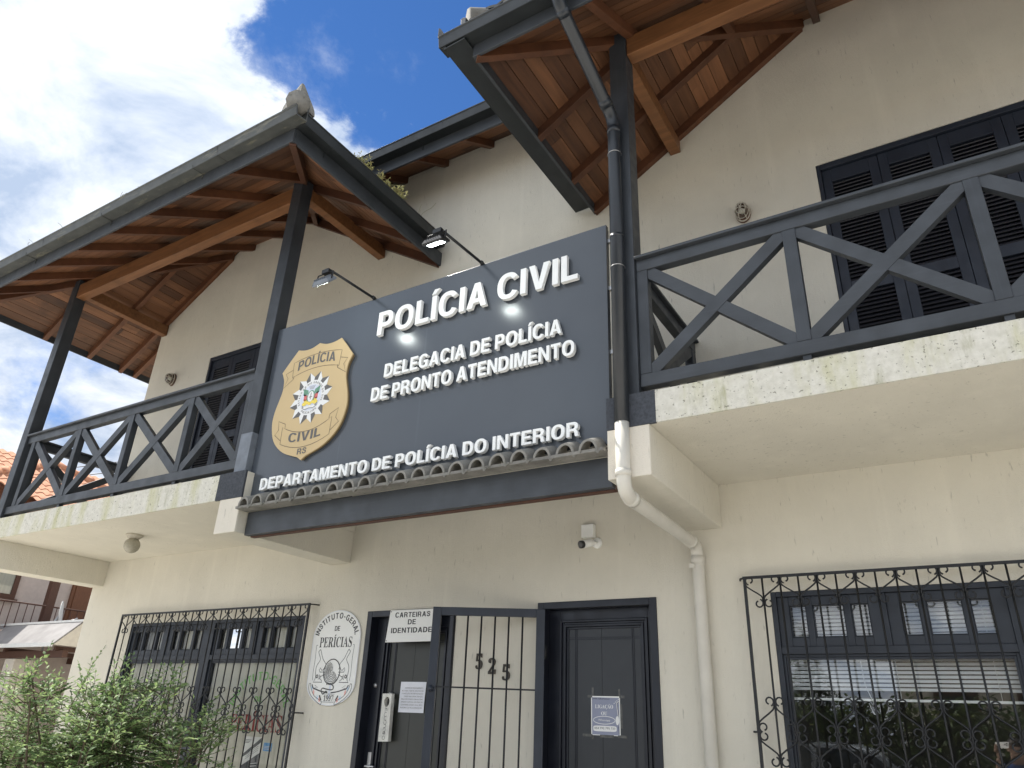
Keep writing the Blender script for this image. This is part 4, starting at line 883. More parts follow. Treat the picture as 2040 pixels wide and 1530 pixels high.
# ---- ledge under the sign
LG = empty('tiled_ledge', (-3.41, -1.3, 2.87), 'charcoal beam under the sign, capped with a row of small grey barrel tiles', 'ledge')
MB().box(-5.072, -1.742, -1.302, -1.252, 2.872, 3.068).build('beam', 'dark_paint', LG, bevel=.004)
MB().box(-5.06, -1.75, -1.245, -1.20, 2.866, 3.05).build('backing_board', 'brown_wood', LG, bevel=.003)
MB().beam((-5.09, -1.365, 3.080), (-1.74, -1.365, 3.080), .12, .02).build('mortar_bed', 'tile_grey', LG)
def barrel_tile(x):
    m_ = MB(); m_.sm = True; prof = []
    for j in range(11): a = pi-pi*j/10; prof.append((.064+.064*cos(a), .072*sin(a)))
    prof += [(.137, -.012), (.147, -.017), (.158, -.012), (.168, .0)]
    n_ = len(prof); th = .015
    def ring(y, z, s): return [(x+a, y, z+b_) for a, b_ in prof]+[(x+.062+(a-.062)*.80, y, z+b_-th) for a, b_ in reversed(prof)]
    A, B = ring(-1.428, 3.088, 1), ring(-1.30, 3.142, 1); k = 2*n_
    m_.add(A+B, [(i, (i+1) % k, k+(i+1) % k, k+i) for i in range(k)]); m_.sm = False
    m_.add(A, [tuple(range(k))]); m_.add(B, [tuple(range(k-1, -1, -1))])
    return m_
t0 = barrel_tile(-5.062).build('roof_tile', 'tile_grey', LG, recalc=True)
for i in range(1, 20):
    c_ = t0.copy(); COL.objects.link(c_); c_.parent = LG; c_.location = (.166*i, rng.uniform(-.007, .007), rng.uniform(-.004, .004)); ORG[c_.name] = ORG[LG.name]

# ---- the sign
SG = empty('sign_board', (-3.44, -1.29, 3.15), 'wide dark grey sign board reading POLÍCIA CIVIL with a gold shield', 'sign')
PN = MB().box(-5.142, -1.750, -1.300, -1.262, 3.155, 4.842).build('sign_panel', 'sign_panel', SG, bevel=.003)
MB().box(-5.13, -1.76, -1.262, -1.235, 3.17, 4.83).build('sign_frame', 'iron_black', PN)
for z in (3.35, 3.8, 4.3, 4.7): MB().box(-1.75, -1.665, -1.275, -1.245, z, z+.03).build('sign_bracket', 'steel', PN)
for txt, x0, x1, z0, cap in (('POLÍCIA CIVIL', -3.826, -1.957, 4.428, .220), ('DELEGACIA DE POLÍCIA', -3.69, -2.085, 4.015, .116),
                             ('DE PRONTO ATENDIMENTO', -3.80, -1.983, 3.825, .115), ('DEPARTAMENTO DE POLÍCIA DO INTERIOR', -4.938, -1.950, 3.232, .100)):
    wd_all = layout(txt)[1]; done = ''
    for word in txt.split(' '):
        a_ = layout(done)[1]+.11 if done else 0; b_ = layout(done+word)[1]; k_ = (x1-x0)/wd_all
        m_ = MB(); line_text(m_, word, x0+a_*k_, x0+b_*k_, z0-.002*a_*k_, cap, -1.345, .032, drop=-.002); m_.build('lettering', 'letter_white', SG, recalc=True)
        done += word+' '
# shield
SX = -4.508
half = [(0, 4.532), (.085, 4.503), (.175, 4.500), (.262, 4.520), (.34, 4.43), (.425, 4.326), (.385, 4.24), (.378, 4.14), (.40, 4.05), (.425, 3.965), (.438, 3.87), (.425, 3.78), (.392, 3.69), (.33, 3.61), (.235, 3.54), (.135, 3.50), (.05, 3.472), (0, 3.440)]
def curve_half(h):
    top = [h[0]]+[(x, z) for x, z in h[1:4]]
    seg = catmull([(x, z, 0) for x, z in h[:4]], 5)+catmull([(x, z, 0) for x, z in h[3:6]], 4)[1:]+catmull([(x, z, 0) for x, z in h[5:]], 4)[1:]
    return [(p.x, p.y) for p in seg]
ch = curve_half(half)
outl = [(SX+x, z) for x, z in ch]+[(SX-x, z) for x, z in reversed(ch[1:-1])]
m_ = MB(); put(m_, [outl], -1.333, .012); SH = m_.build('shield', 'shield_gold', SG, recalc=True, label='gold shield shaped emblem plate with two scroll banners')
c0 = (SX, 4.0)
m_ = MB(); put(m_, [[(SX+(x-SX)*.988+.0, 3.99+(z-3.99)*.988) for x, z in outl]], -1.3205, .024); m_.build('shield_backing', 'shield_edge', SH)
y1 = -1.3338
bn = MB()
def mir(pts): return [(2*SX-x, z) for x, z in pts]
arcp = lambda xa, xb, za, zm, n=9: [(xa+(xb-xa)*i/n, za+(zm-za)*(1-((2*i/n)-1)**2)) for i in range(n+1)]
x0b, x1b = SX-.29, SX+.29
ribbon(bn, arcp(x0b, x1b, 4.397, 4.430)+[(x1b-.01, 4.25)]+arcp(x1b-.01, x0b+.01, 4.25, 4.292)[1:], .006, y1, closed=True)
tl = [(x0b, 4.325), (SX-.372, 4.302), (SX-.335, 4.252), (SX-.372, 4.166), (SX-.265, 4.232), (SX-.262, 4.262)]
for t in (tl, mir(tl)): ribbon(bn, t, .006, y1-.0004)
f1 = [(x0b+.012, 4.250), (SX-.262, 4.236)]
for t in (f1, mir(f1)): ribbon(bn, t, .005, y1-.0008)
bn.build('banner_outline', 'print_brown', SH, recalc=False); bn = MB()
x0b, x1b = SX-.29, SX+.29
ribbon(bn, arcp(x0b, x1b, 3.777, 3.694)+[(x1b-.004, 3.622)]+arcp(x1b-.004, x0b+.004, 3.622, 3.556)[1:], .006, y1, closed=True)
tl = [(x0b, 3.655), (SX-.374, 3.718), (SX-.335, 3.76), (SX-.352, 3.843), (SX-.262, 3.803), (SX-.258, 3.768)]
for t in (tl, mir(tl)): ribbon(bn, t, .006, y1-.0004)
bn.build('banner_outline', 'print_brown', SH, recalc=False)
for i_ in range(3):
  tx = MB()
  if i_ == 0: line_text(tx, 'POLÍCIA', -4.735, -4.285, 4.298, .092, y1-.001, place=lambda x, z: (x, z+.032*(1-((x-SX)/.25)**2)))
  if i_ == 1: line_text(tx, 'CIVIL', -4.70, -4.322, 3.628, .082, y1-.001, place=lambda x, z: (x, z-.022*(1-((x-SX)/.22)**2)+.004))
  if i_ == 2: line_text(tx, 'RS', -4.563, -4.458, 3.494, .052, y1-.001)
  tx.build('shield_lettering', 'print_dark', SH, recalc=False)
st = MB(); cz = 4.004; yS = y1-.0012
for i in range(12):
    a = radians(90+12-30*i); R_, r_ = .248, .192
    tip = (SX+R_*cos(a), yS, cz+R_*sin(a)); bse = (SX+.15*cos(a), yS, cz+.15*sin(a))
    for s, mi in ((1, 1), (-1, 0)):
        e = (SX+r_*cos(a+s*radians(15)), yS, cz+r_*sin(a+s*radians(15))); e2 = (SX+.15*cos(a+s*radians(15)), yS, cz+.15*sin(a+s*radians(15)))
        st.m = mi; st.add([bse, tip, e, e2], [(0, 1, 2, 3)])
st.m = 0
def disc(mb, cx_, cz_, rx, rz, y, n=40): mb.add([(cx_+rx*cos(2*pi*i/n), y, cz_+rz*sin(2*pi*i/n)) for i in range(n)], [tuple(range(n))])
def ring(mb, cx_, cz_, rx, rz, wd, y, n=40): ribbon(mb, [(cx_+rx*cos(2*pi*i/n), cz_+rz*sin(2*pi*i/n)) for i in range(n)], wd, y, closed=True)
st.build('star', ['print_white', 'print_dark'], SH, recalc=False, label='twelve pointed star of dark and white facets')
se = MB(); disc(se, SX, cz, .163, .163, yS-.0006); SE_ = se.build('seal', 'print_white', SH, recalc=False, label='round white seal with red, green and yellow arms')
# everything printed on the seal is one layered print
pr = MB(); mats = ['print_dark', 'print_green', 'print_red', 'print_yellow', 'print_white', 'print_greyblue', 'print_brown']
pr.m = 0; arc_text(pr, 'ESTADO DO RIO GRANDE DO SUL', SX, cz, .131, .131, 205, -25, .019, .0205, yS-.0012); arc_text(pr, 'POLÍCIA CIVIL', SX, cz, .150, .150, 230, 310, .019, .0205, yS-.0012, inside=True)
pr.m = 5; ring(pr, SX, cz, .122, .122, .003, yS-.0012); disc(pr, SX, cz, .118, .118, yS-.0009)
for s in (1, -1):
    X = lambda x: SX+s*x
    for mi, z0_, z1_, dx in ((1, .035, .085, .01), (4, .030, .036, .006), (2, -.018, .03, 0), (3, -.045, -.018, -.006)):
        pr.m = mi; pr.add([(X(.030+dx*.4), yS-.0014, cz+z0_), (X(.082+dx), yS-.0014, cz+z0_-.004), (X(.084+dx*1.6), yS-.0014, cz+z1_+.012), (X(.030+dx), yS-.0014, cz+z1_-.012)], [(0, 1, 2, 3)])
    pr.m = 0; ribbon(pr, [(X(.03), cz-.055), (X(.088), cz+.112)], .003, yS-.0018)
pr.m = 1; disc(pr, SX, cz+.008, .044, .060, yS-.0022, 24); pr.m = 4; disc(pr, SX, cz+.008, .035, .050, yS-.0026, 24)
pr.m = 0; ribbon(pr, [(SX, cz-.02), (SX, cz+.045)], .007, yS-.003); ribbon(pr, [(SX-.02, cz+.004), (SX+.02, cz+.004)], .006, yS-.0033)
pr.m = 6
for k in range(-3, 4): ribbon(pr, [(SX+k*.006, cz+.078), (SX+k*.012, cz+.112)], .0022, yS-.002)
pr.m = 3; ribbon(pr, [(SX-.088, cz-.045), (SX-.06, cz-.058), (SX-.03, cz-.045), (SX, cz-.06), (SX+.03, cz-.045), (SX+.06, cz-.058), (SX+.088, cz-.045)], .026, yS-.0036, 4)
pr.m = 4; ribbon(pr, [(SX-.085, cz-.075), (SX-.05, cz-.092), (SX, cz-.086), (SX+.05, cz-.092), (SX+.085, cz-.075)], .022, yS-.004, 4)
pr.m = 0; ribbon(pr, [(SX-.09, cz-.082), (SX-.05, cz-.104), (SX, cz-.099), (SX+.05, cz-.104), (SX+.09, cz-.082)], .004, yS-.0044, 4)
for s in (1, -1): pr.add([(SX+s*.092, yS-.0046, cz-.064), (SX+s*.064, yS-.0046, cz-.078), (SX+s*.072, yS-.0046, cz-.09)], [(0, 1, 2)])
pr.build('seal_print', mats, SH, recalc=False)

# ---- floodlights on arms
def floodlight(x, label, tl):
    r = empty('floodlight', (x, -1.27, 4.84), label, 'floodlight', 'floodlights over the sign')
    m_ = MB(); m_.tube([(x+.02, -1.255, 4.855), (x-.01, -1.80, 4.855)], .0115, 10); m_.box(x, x+.04, -1.30, -1.25, 4.835, 4.849); m_.tube([(x+.02, -1.30, 4.855), (x+.0195, -1.325, 4.855)], .016, 10); m_.build('arm', 'iron_black', r)
    hx, hy, hz = x-.025, -1.845, 4.735
    tl = V(tl).normalized()
    bk = MB()
    bk.tube([(hx-.085, hy, hz), (hx-.085, hy+.01, hz+.075), (hx+.085, hy+.01, hz+.075), (hx+.085, hy, hz)], .006, 6); bk.box(hx-.03, hx+.045, hy-.01, hy+.05, hz+.07, hz+.105); bk.build('yoke', 'iron_black', r)
    ax = V((1, 0, 0)); fz = tl; ay = fz.cross(ax)
    def P(a, b_, c): return V((hx, hy, hz))+ax*(a*.9)+ay*(b_*.85)+fz*c
    h = MB()
    rows = [[P(-.098, -.062, .022), P(.098, -.062, .022), P(.098, .062, .022), P(-.098, .062, .022)], [P(-.100, -.065, .008), P(.100, -.065, .008), P(.100, .065, .008), P(-.100, .065, .008)], [P(-.08, -.048, -.018), P(.08, -.048, -.018), P(.08, .048, -.018), P(-.08, .048, -.018)]]
    h.add(sum(rows, []), [(0, 1, 2, 3), (8, 11, 10, 9)]+[(i*4+j, i*4+(j+1) % 4, i*4+4+(j+1) % 4, i*4+4+j) for i in (0, 1) for j in range(4)])
    for k in range(7): h.beam(P(-.07+.0233*k, -.045, -.024), P(-.07+.0233*k, .045, -.024), .004, .014, up=fz)
    h.build('housing', 'plastic_black' if x > -3.4 else 'lead_grey', r)
    e = MB(); e.add([P(-.07, -.035, .0235), P(.07, -.035, .0235), P(.07, .035, .0235), P(-.07, .035, .0235)], [(3, 2, 1, 0)]); e.build('led_panel', 'led', r, recalc=False)
floodlight(-3.975, 'small floodlight on a thin black arm above the letters POL, nearer the gold shield', (0, .72, -.69))
floodlight(-2.845, 'small black floodlight on a thin arm above the gap before the word CIVIL', (0, .40, -.92))

# ---- bulkhead lamps, ceiling globe, camera
def bulkhead(x, z, label):
    r = empty('wall_lamp', (x, 0, z), label, 'wall lamp', 'caged wall lamps on the upper wall')
    m_ = MB(); m_.lathe([(.0, -.001), (.062, -.001), (.066, -.012), (.060, -.024), (.048, -.03), (.0, -.03)], (x, 0, z), 'y', 20)
    for v in m_.v: pass
    m_.v = [(p[0], p[1], z+(p[2]-z)*1.45) for p in m_.v]; m_.build('base', 'rust', r)
    m_ = MB(); m_.lathe([(.047, -.03), (.047, -.06), (.042, -.09), (.028, -.108), (0, -.113)], (x, 0, z), 'y', 18); m_.v = [(p[0], p[1], z+(p[2]-z)*1.45) for p in m_.v]; m_.build('lamp_glass', 'lamp_glass', r)
    b_ = MB(); b_.lathe([(0, -.03), (.022, -.035), (.026, -.055), (.015, -.075), (0, -.08)], (x, 0, z), 'y', 12); b_.build('bulb', 'plastic_white', r)
    c_ = MB()
    for k in range(3):
        a = pi*k/3; dx, dz = cos(a), sin(a)
        pts = [(x+dx*rr_, yy, z+dz*rr_*1.45) for rr_, yy in ((.056, -.028), (.054, -.07), (.044, -.100), (.022, -.118), (0, -.122), (-.022, -.118), (-.044, -.100), (-.054, -.07), (-.056, -.028))]
        c_.tube(pts, .0036, 6)
    for rr_, yy in ((.055, -.06), (.040, -.104)): c_.tube([(x+rr_*cos(2*pi*j/20), yy, z+rr_*1.45*sin(2*pi*j/20)) for j in range(20)], .0036, 6, closed=True)
    c_.tube([(x+.060*cos(2*pi*j/20), -.028, z+.060*1.45*sin(2*pi*j/20)) for j in range(20)], .006, 6, closed=True)
    c_.build('cage', 'lamp_metal', r)
bulkhead(-1.045, 5.565, 'rusty caged bulkhead lamp on the wall above the railing beside the drainpipe')
bulkhead(-8.865, 5.66, 'caged bulkhead lamp on the wall near the house corner, by the sky')
GL = empty('ceiling_lamp', (-7.42, -.84, 3.19), 'round ribbed glass globe lamp under the balcony', 'ceiling lamp')
m_ = MB(); m_.lathe([(0, 0), (.085, 0), (.088, -.012), (.065, -.03), (.058, -.042), (0, -.042)], (-7.42, -.84, 3.19), 'z', 20); m_.build('lamp_base', 'lamp_metal', GL)
m_ = MB(); m_.lathe([(.050, -.035)]+[(.080*sin(t)*(1+.015*((i % 2)*2-1)), -.112+.080*cos(t)) for i, t in enumerate([.55+(pi-.55)*k/26 for k in range(27)])], (-7.42, -.84, 3.19), 'z', 28)
plain('globe_glass', (0.36, 0.335, 0.26), 0.25, var=0.1, scale=60, bmp=0.5); m_.build('globe', 'globe_glass', GL)
CC = empty('security_camera', (-2.50, 0, 2.86), 'small white security camera under its junction box on the wall', 'camera')
m_ = MB().box(-2.575, -2.468, -.052, -.001, 2.905, 3.01); m_.build('junction_box', 'plastic_white', CC, bevel=.006)
m_ = MB(); m_.lathe([(0, -.022), (.036, -.022), (.042, -.012), (.042, -.001)], (-2.455, 0, 2.862), 'y', 20); m_.tube([(-2.455, -.02, 2.862), (-2.468, -.045, 2.852), (-2.478, -.062, 2.85)], .014, 10); m_.build('mount', 'plastic_white', CC)
m_ = MB(); ax0, ax1 = V((-2.474, -.05, 2.858)), V((-2.525, -.165, 2.822)); m_.tube([ax0, ax0+(ax1-ax0)*.05, ax0+(ax1-ax0)*.8], .030, 16, rr=[.022, .030, .030]); m_.build('camera_body', 'plastic_white', CC)
m_ = MB(); m_.tube([ax0+(ax1-ax0)*.8, ax1, ax1+(ax1-ax0)*.01], .0305, 16, rr=[.0305, .0305, .02]); m_.build('camera_lens', 'plastic_black', CC)

# ---- drainpipe
DP = empty('drainpipe', (-1.64, -.045, .13), 'round drainpipe, dark above and cream below, kinking back under the bracket', 'drainpipe')
def elbow(a, c, b_, n=6):
    a, c, b_ = V(a), V(c), V(b_); return [a*(1-t)**2+c*2*t*(1-t)+b_*t*t for t in [i/n for i in range(n+1)]]
px_, py_ = -1.622, -1.412
m_ = MB()
m_.tube([(-1.66, -2.255, 6.27)]+elbow((-1.66, -2.255, 6.20), (-1.66, -2.255, 6.09), (-1.655, -2.19, 6.05))+elbow((-1.632, -1.50, 5.745), (px_, py_, 5.70), (px_, py_, 5.60))+[(px_, py_, 3.232)], .047, 18)
for a, b_ in (((-1.66, -2.255, 6.245), (-1.66, -2.255, 6.205)), ((-1.655, -2.19, 6.05), (-1.6535, -2.14, 6.028)), ((-1.634, -1.56, 5.772), (-1.632, -1.505, 5.747)), ((px_, py_, 5.60), (px_, py_, 5.55)), ((px_, py_, 4.62), (px_, py_, 4.60))): m_.tube([a, b_], .0505, 18)
m_.build('upper_pipe', 'pvc_dark', DP, label='dark grey upper length of the drainpipe')
m_ = MB(); wx_ = -1.640
m_.tube([(px_, py_, 3.236), (px_, py_, 2.90)]+elbow((px_, py_, 2.90), (px_, py_, 2.785), (px_, py_+.11, 2.782))+elbow((wx_, -.15, 2.772), (wx_, -.048, 2.77), (wx_, -.048, 2.67))+[(wx_, -.048, .13)], .044, 18)
for a, b_ in (((px_, py_, 2.93), (px_, py_, 2.89)), ((px_+.001, py_+.09, 2.784), (px_+.001, py_+.14, 2.782)), ((wx_, -.20, 2.772), (wx_, -.155, 2.772)), ((wx_, -.048, 2.69), (wx_, -.048, 2.63))): m_.tube([a, b_], .0485, 18)
m_.build('lower_pipe', 'pvc_white', DP, label='cream lower length of the drainpipe')
for z in (4.36, 5.35): MB().tube([(px_+.049*cos(2*pi*j/20), py_+.049*sin(2*pi*j/20), z) for j in range(20)], .003, 6, closed=True).build('pipe_clip', 'steel', DP)
MB().box(wx_-.05, wx_-.012, -.098, -.088, 2.60, 2.63).build('pipe_clip', 'pvc_white', DP)

# ---- window grilles
def curl(mb, x, z, s, up, r=.029):
    """one scroll: s = side, up = +1 curls at the top"""
    pts = []
    for i in range(13):
        a = radians(-70+i*27); rr_ = r*(1-.035*i)
        pts.append((x+s*(.004+r-rr_*cos(a)*1.0), YG, z+up*(rr_*sin(a))))
    mb.tube(pts, .0056, 6)
YG = -.085
def grille(x0, n, label):
    r = empty('window_grille', (x0+n*.1167/2, YG, .74), label, 'window grille', 'wrought iron window grilles')
    p = .1167; zt, zb = 2.512, .74
    f_ = MB(); f_.box(x0-.012, x0+n*p+.012, YG-.004, YG+.012, zt-.012, zt+.006); f_.box(x0-.012, x0+n*p+.012, YG-.004, YG+.012, zb, zb+.018)
    for x in (x0, x0+n*p): f_.box(x-.009, x+.009, YG-.006, YG+.012, zb+.018, zt-.012)
    for x, s in ((x0, -1), (x0+n*p, 1)):
        for z in (zt-.004, 1.552, .80): f_.tube([(x, YG+.004, z), (x+s*.03, YG+.004, z), (x+s*.045, -.002, z)] if z < 2 else [(x, YG+.004, z), (x+s*.035, YG+.03, z), (x+s*.05, -.002, z)], .007, 6)
    f_.build('frame', 'iron_black', r)
    for k in range(1, n): MB().tube([(x0+k*p, YG+.004, zb+.01), (x0+k*p, YG+.004, zt-.004)], .0068, 6).build('bar', 'iron_black', r)
    sc_ = MB(); sd_ = MB()
    def diag(xa, za, xb, zb_):
        sc_ = st_ if za > 2 else sd_
        # a flat bar bowed into an S between two scrolls
        P = [V((xa, YG, za)), V((xa+(xb-xa)*.06, YG, za+(zb_-za)*.25)), V((xa+(xb-xa)*.94, YG, za+(zb_-za)*.75)), V((xb, YG, zb_))]
        sc_.tube(catmull([(p_.x, p_.y-.004, p_.z) for p_ in P], 3), .0055, 6, caps=False)
    st_ = sc_
    for k in range(n):
        a, b_ = x0+k*p, x0+(k+1)*p; s = .008
        if k % 2 == 0:
            diag(a+s, 2.478, b_-s, 2.352); diag(b_-s, 1.718, a+s, 1.578); diag(a+s, 1.532, b_-s, 1.402)
        else:
            diag(b_-s, 2.478, a+s, 2.352); diag(a+s, 1.718, b_-s, 1.578); diag(b_-s, 1.532, a+s, 1.402)
    for k in range(n+1):
        x = x0+k*p
        for s in (1, -1):
            if (k == 0 and s < 0) or (k == n and s > 0): continue
            if k % 2 == 0: curl(sc_, x, 2.488, s, 1); curl(sd_, x, 1.580, s, 1); curl(sd_, x, 1.530, s, -1)
            else: curl(sc_, x, 2.335, s, -1); curl(sd_, x, 1.732, s, 1); curl(sd_, x, 1.388, s, -1)
    sc_.build('scrollwork', 'iron_black', r); sd_.build('scrollwork', 'iron_black', r)
grille(-8.51, 26, 'black wrought iron grille with scrolls, half hidden by the bush')
grille(-1.312, 26, 'black wrought iron grille with scrolls in front of the window with white blinds')

# ---- blinds behind the right window
for x0, x1, lab in ((-1.14, .17, 'white venetian blind, partly raised, in the window half nearer the drainpipe'), (.32, 1.63, 'white venetian blind in the window half at the edge of the photo')):
    r = empty('venetian_blind', ((x0+x1)/2, .13, 2.37), lab, 'blind', 'venetian blinds')
    m_ = MB(); m_.box(x0, x1, .115, .15, 2.37, 2.40); m_.build('head_rail', 'blind', r)
    sl = MB(); z = 2.36; k = 0
    while z > 1.815: sl.beam((x0, .133, z), (x1, .133, z), .024, .0012, up=(0, -.72, .69)); z -= .0245
    sl.build('slat', 'blind', r)
    MB().box(x0, x1, .121, .145, 1.752, 1.766).build('bottom_rail', 'blind', r)
    co = MB()
    for t in (.1, .5, .9): x = x0+(x1-x0)*t; co.tube([(x, .118, 2.37), (x, .118, 1.765)], .0012, 4); co.tube([(x, .148, 2.37), (x, .148, 1.765)], .0012, 4)
    co.tube(catmull([(x0+.35*(x1-x0), .11, 2.3), (x0+.352*(x1-x0), .11, 1.9), (x0+.37*(x1-x0), .11, 1.78), (x0+.39*(x1-x0), .11, 1.70), (x0+.375*(x1-x0), .11, 1.68), (x0+.36*(x1-x0), .11, 1.74)], 5), .0022, 4)
    co.build('cord', 'blind', r)

# ---- oval plaque of the forensic institute
PQ = empty('plaque', (-5.132, -.015, 1.62), 'white round-ended plaque reading INSTITUTO-GERAL DE PERÍCIAS on the wall', 'plaque')
px0, pz = -5.132, 2.035
ol = [(px0+.298*cos(radians(a)), 2.205+.243*sin(radians(a))) for a in range(0, 181, 6)]+[(px0+.298*cos(radians(a)), 1.815+.195*sin(radians(a))) for a in range(180, 361, 6)]
m_ = MB(); put(m_, [ol], -.014, .012); m_.build('plate', 'board_white', PQ, recalc=True)
yq = -.0148; m_ = MB(); ribbon(m_, [(px0+(x-px0)*.985, 2.03+(z-2.03)*.988) for x, z in ol], .004, yq, closed=True); m_.build('rim_line', 'print_greyblue', PQ, recalc=False)
m_ = MB(); arc_text(m_, 'INSTITUTO-GERAL', px0, 2.195, .228, .178, 172, 8, .052, .054, yq); line_text(m_, 'DE', px0-.033, px0+.033, 2.262, .043, yq); m_.build('plaque_lettering', 'print_black', PQ, recalc=False)
m_ = MB(); line_text(m_, 'PERÍCIAS', px0-.205, px0+.205, 2.118, .088, yq, font=GS, track=.0, drop=.0); m_.build('serif_lettering', 'print_black', PQ, recalc=False); m_ = MB(); line_text(m_, '1997', px0-.062, px0+.062, 1.660, .044, yq-.0009, font=GS, track=.06); m_.build('serif_lettering', 'print_black', PQ, recalc=False)
dr = MB(); q = [0]
def ln(pts, wd=.0035, k=4, closed=False):
    q[0] += 1; wd *= 1.45; ribbon(dr, pts, wd, yq-.00006*q[0], k, closed)
for s in (1, -1):
    X = lambda l: [(px0+s*x, z) for x, z in l]
    ln(X([(.188, 2.088), (.175, 2.095), (.135, 2.02), (.10, 1.985), (.085, 1.965), (.088, 1.94), (.080, 1.925)]), k=3)
    ln(X([(.188, 2.088), (.198, 2.075), (.165, 2.02), (.175, 1.99), (.195, 1.965), (.205, 1.93), (.20, 1.88), (.195, 1.862)]), k=3)
    ln(X([(.080, 1.925), (.095, 1.945), (.108, 1.925), (.125, 1.915), (.152, 1.94), (.158, 1.92), (.15, 1.902), (.08, 1.902)]), k=0)
    ln(X([(.195, 1.862), (.2, 1.835), (.218, 1.815), (.105, 1.815), (.115, 1.832), (.135, 1.84), (.14, 1.862), (.112, 1.87), (.09, 1.878), (.08, 1.88)]), k=0)
    ln(X([(.143, 1.845), (.132, 1.862), (.15, 1.88), (.15, 1.845), (.16, 1.84)]), k=0)
    ln([(px0+s*.178+.011*cos(t/10*2*pi), 1.865+.013*sin(t/10*2*pi)) for t in range(10)], .006, 0, True)
    ln(X([(.222, 2.135), (.238, 2.13), (.232, 2.03), (.235, 1.9), (.228, 1.83)]), .0025)
    ln(X([(.245, 1.805), (.262, 1.80), (.262, 1.762), (.23, 1.71), (.15, 1.655), (.085, 1.625)]), .003)
    ln(X([(.245, 1.805), (.232, 1.765), (.18, 1.70), (.085, 1.655), (.085, 1.625)]), .003)
    ln(X([(.225, 1.795), (.205, 1.765), (.17, 1.755), (.10, 1.738), (.02, 1.728)]), .007)
    ln(X([(.09, 1.665), (.105, 1.69), (.115, 1.705)]), .009, 0)
    ln(X([(.19, 1.79), (.15, 1.772), (.19, 1.765)]), .002, 0)
disc_y = yq-.006; 
ln([(px0+.10*cos(2*pi*t/28), 1.905+.108*sin(2*pi*t/28)) for t in range(28)], .006, 0, True)
for k in range(7):
    r_ = .012+.0125*k
    ln([(px0+.002*(k % 2)+r_*.95*cos(radians(a)+.6)*(1+.1*sin(2*a)), 1.905-.004*k*.3+r_*1.06*sin(radians(a)+.6)) for a in range(20+k*9, 345-k*7, 18)], .0032, 2)
ln([(px0-.045, 1.795), (px0-.03, 1.802), (px0+.01, 1.80), (px0+.04, 1.785), (px0+.045, 1.762), (px0+.02, 1.752), (px0-.04, 1.758), (px0-.085, 1.765), (px0-.10, 1.745), (px0-.075, 1.715), (px0-.04, 1.74), (px0-.025, 1.728)], .006)
dr.build('plaque_drawing', 'print_black', PQ, recalc=False, label='line drawing of two microscopes beside a fingerprint')
cl = MB(); mats = ['print_pale_red', 'print_pale_blue', 'print_greyblue']
for s in (1, -1):
    for k in range(6):
        t = .10+.028*k; cl.m = (0, 1, 2)[k % 3] if k % 3 < 2 else 2
        if k % 3 == 2: continue
        a, b_ = t, t+.02
        f_ = lambda x: 1.643+((x-.085)/.16)**1.5*.125
        cl.add([(px0+s*a, yq-.00002, f_(a)), (px0+s*b_, yq-.00002, f_(b_)), (px0+s*b_, yq-.00002, f_(b_)+.034), (px0+s*a, yq-.00002, f_(a)+.034)], [(0, 1, 2, 3)])
cl.m = 2; cl.add([(px0-.012, yq-.00003, 1.68), (px0+.010, yq-.00003, 1.68), (px0+.014, yq-.00003, 1.80), (px0-.006, yq-.00003, 1.80)], [(0, 1, 2, 3)])
cl.build('ribbon_colours', mats, PQ, recalc=False)
fr_ = MB(); ribbon(fr_, [(px0-.075, 1.650), (px0+.075, 1.650), (px0+.075, 1.716), (px0-.075, 1.716)], .003, yq-.0088, closed=True); fr_.build('date_box', 'print_black', PQ, recalc=False)

# ---- board over the left door
CB_ = empty('door_sign', (-4.24, -.02, 2.15), 'white board reading CARTEIRAS DE IDENTIDADE above the door behind the gate', 'sign')
m_ = MB(); m_.prism([(-4.497, -.026, 2.421), (-4.523, -.026, 2.148), (-3.97, -.026, 2.150), (-3.985, -.026, 2.418)], (0, .012, 0)); m_.build('board', 'board_white', CB_, bevel=.002)
m_ = MB(); yq = -.0268
for a_ in (('CARTEIRAS', -4.435, -4.045, 2.356, .043), ('DE', -4.285, -4.197, 2.294, .043), ('IDENTIDADE', -4.467, -4.015, 2.224, .044)):
    m_ = MB(); line_text(m_, *a_, yq, track=.14); m_.build('board_lettering', 'print_black', CB_, recalc=False)
for x, z in ((-4.485, 2.408), (-4.51, 2.16)): MB().lathe([(0, -.029), (.004, -.029), (.005, -.026)], (x, 0, z), 'y', 10).build('screw', 'iron_black', CB_)

# ---- house numbers
for ch_, x0, x1, zb, lab in (('5', -3.557, -3.487, 1.926, 'bronze number 5, the highest of the three numbers on the wall'), ('2', -3.432, -3.357, 1.891, 'bronze number 2 on the wall between the two fives'), ('5', -3.298, -3.222, 1.844, 'bronze number 5, the lowest of the three numbers on the wall')):
    m_ = MB(); line_text(m_, ch_, x0, x1, zb, .082, -.015, .013, font=GS); 
    zmin = min(p[2] for p in m_.v); zmax = max(p[2] for p in m_.v); m_.v = [(p[0], p[1], zb+(p[2]-zmin)/(zmax-zmin)*.121) for p in m_.v]
    o = m_.build('house_number', 'bronze', None, label=lab, cat='house number', group='house numbers')

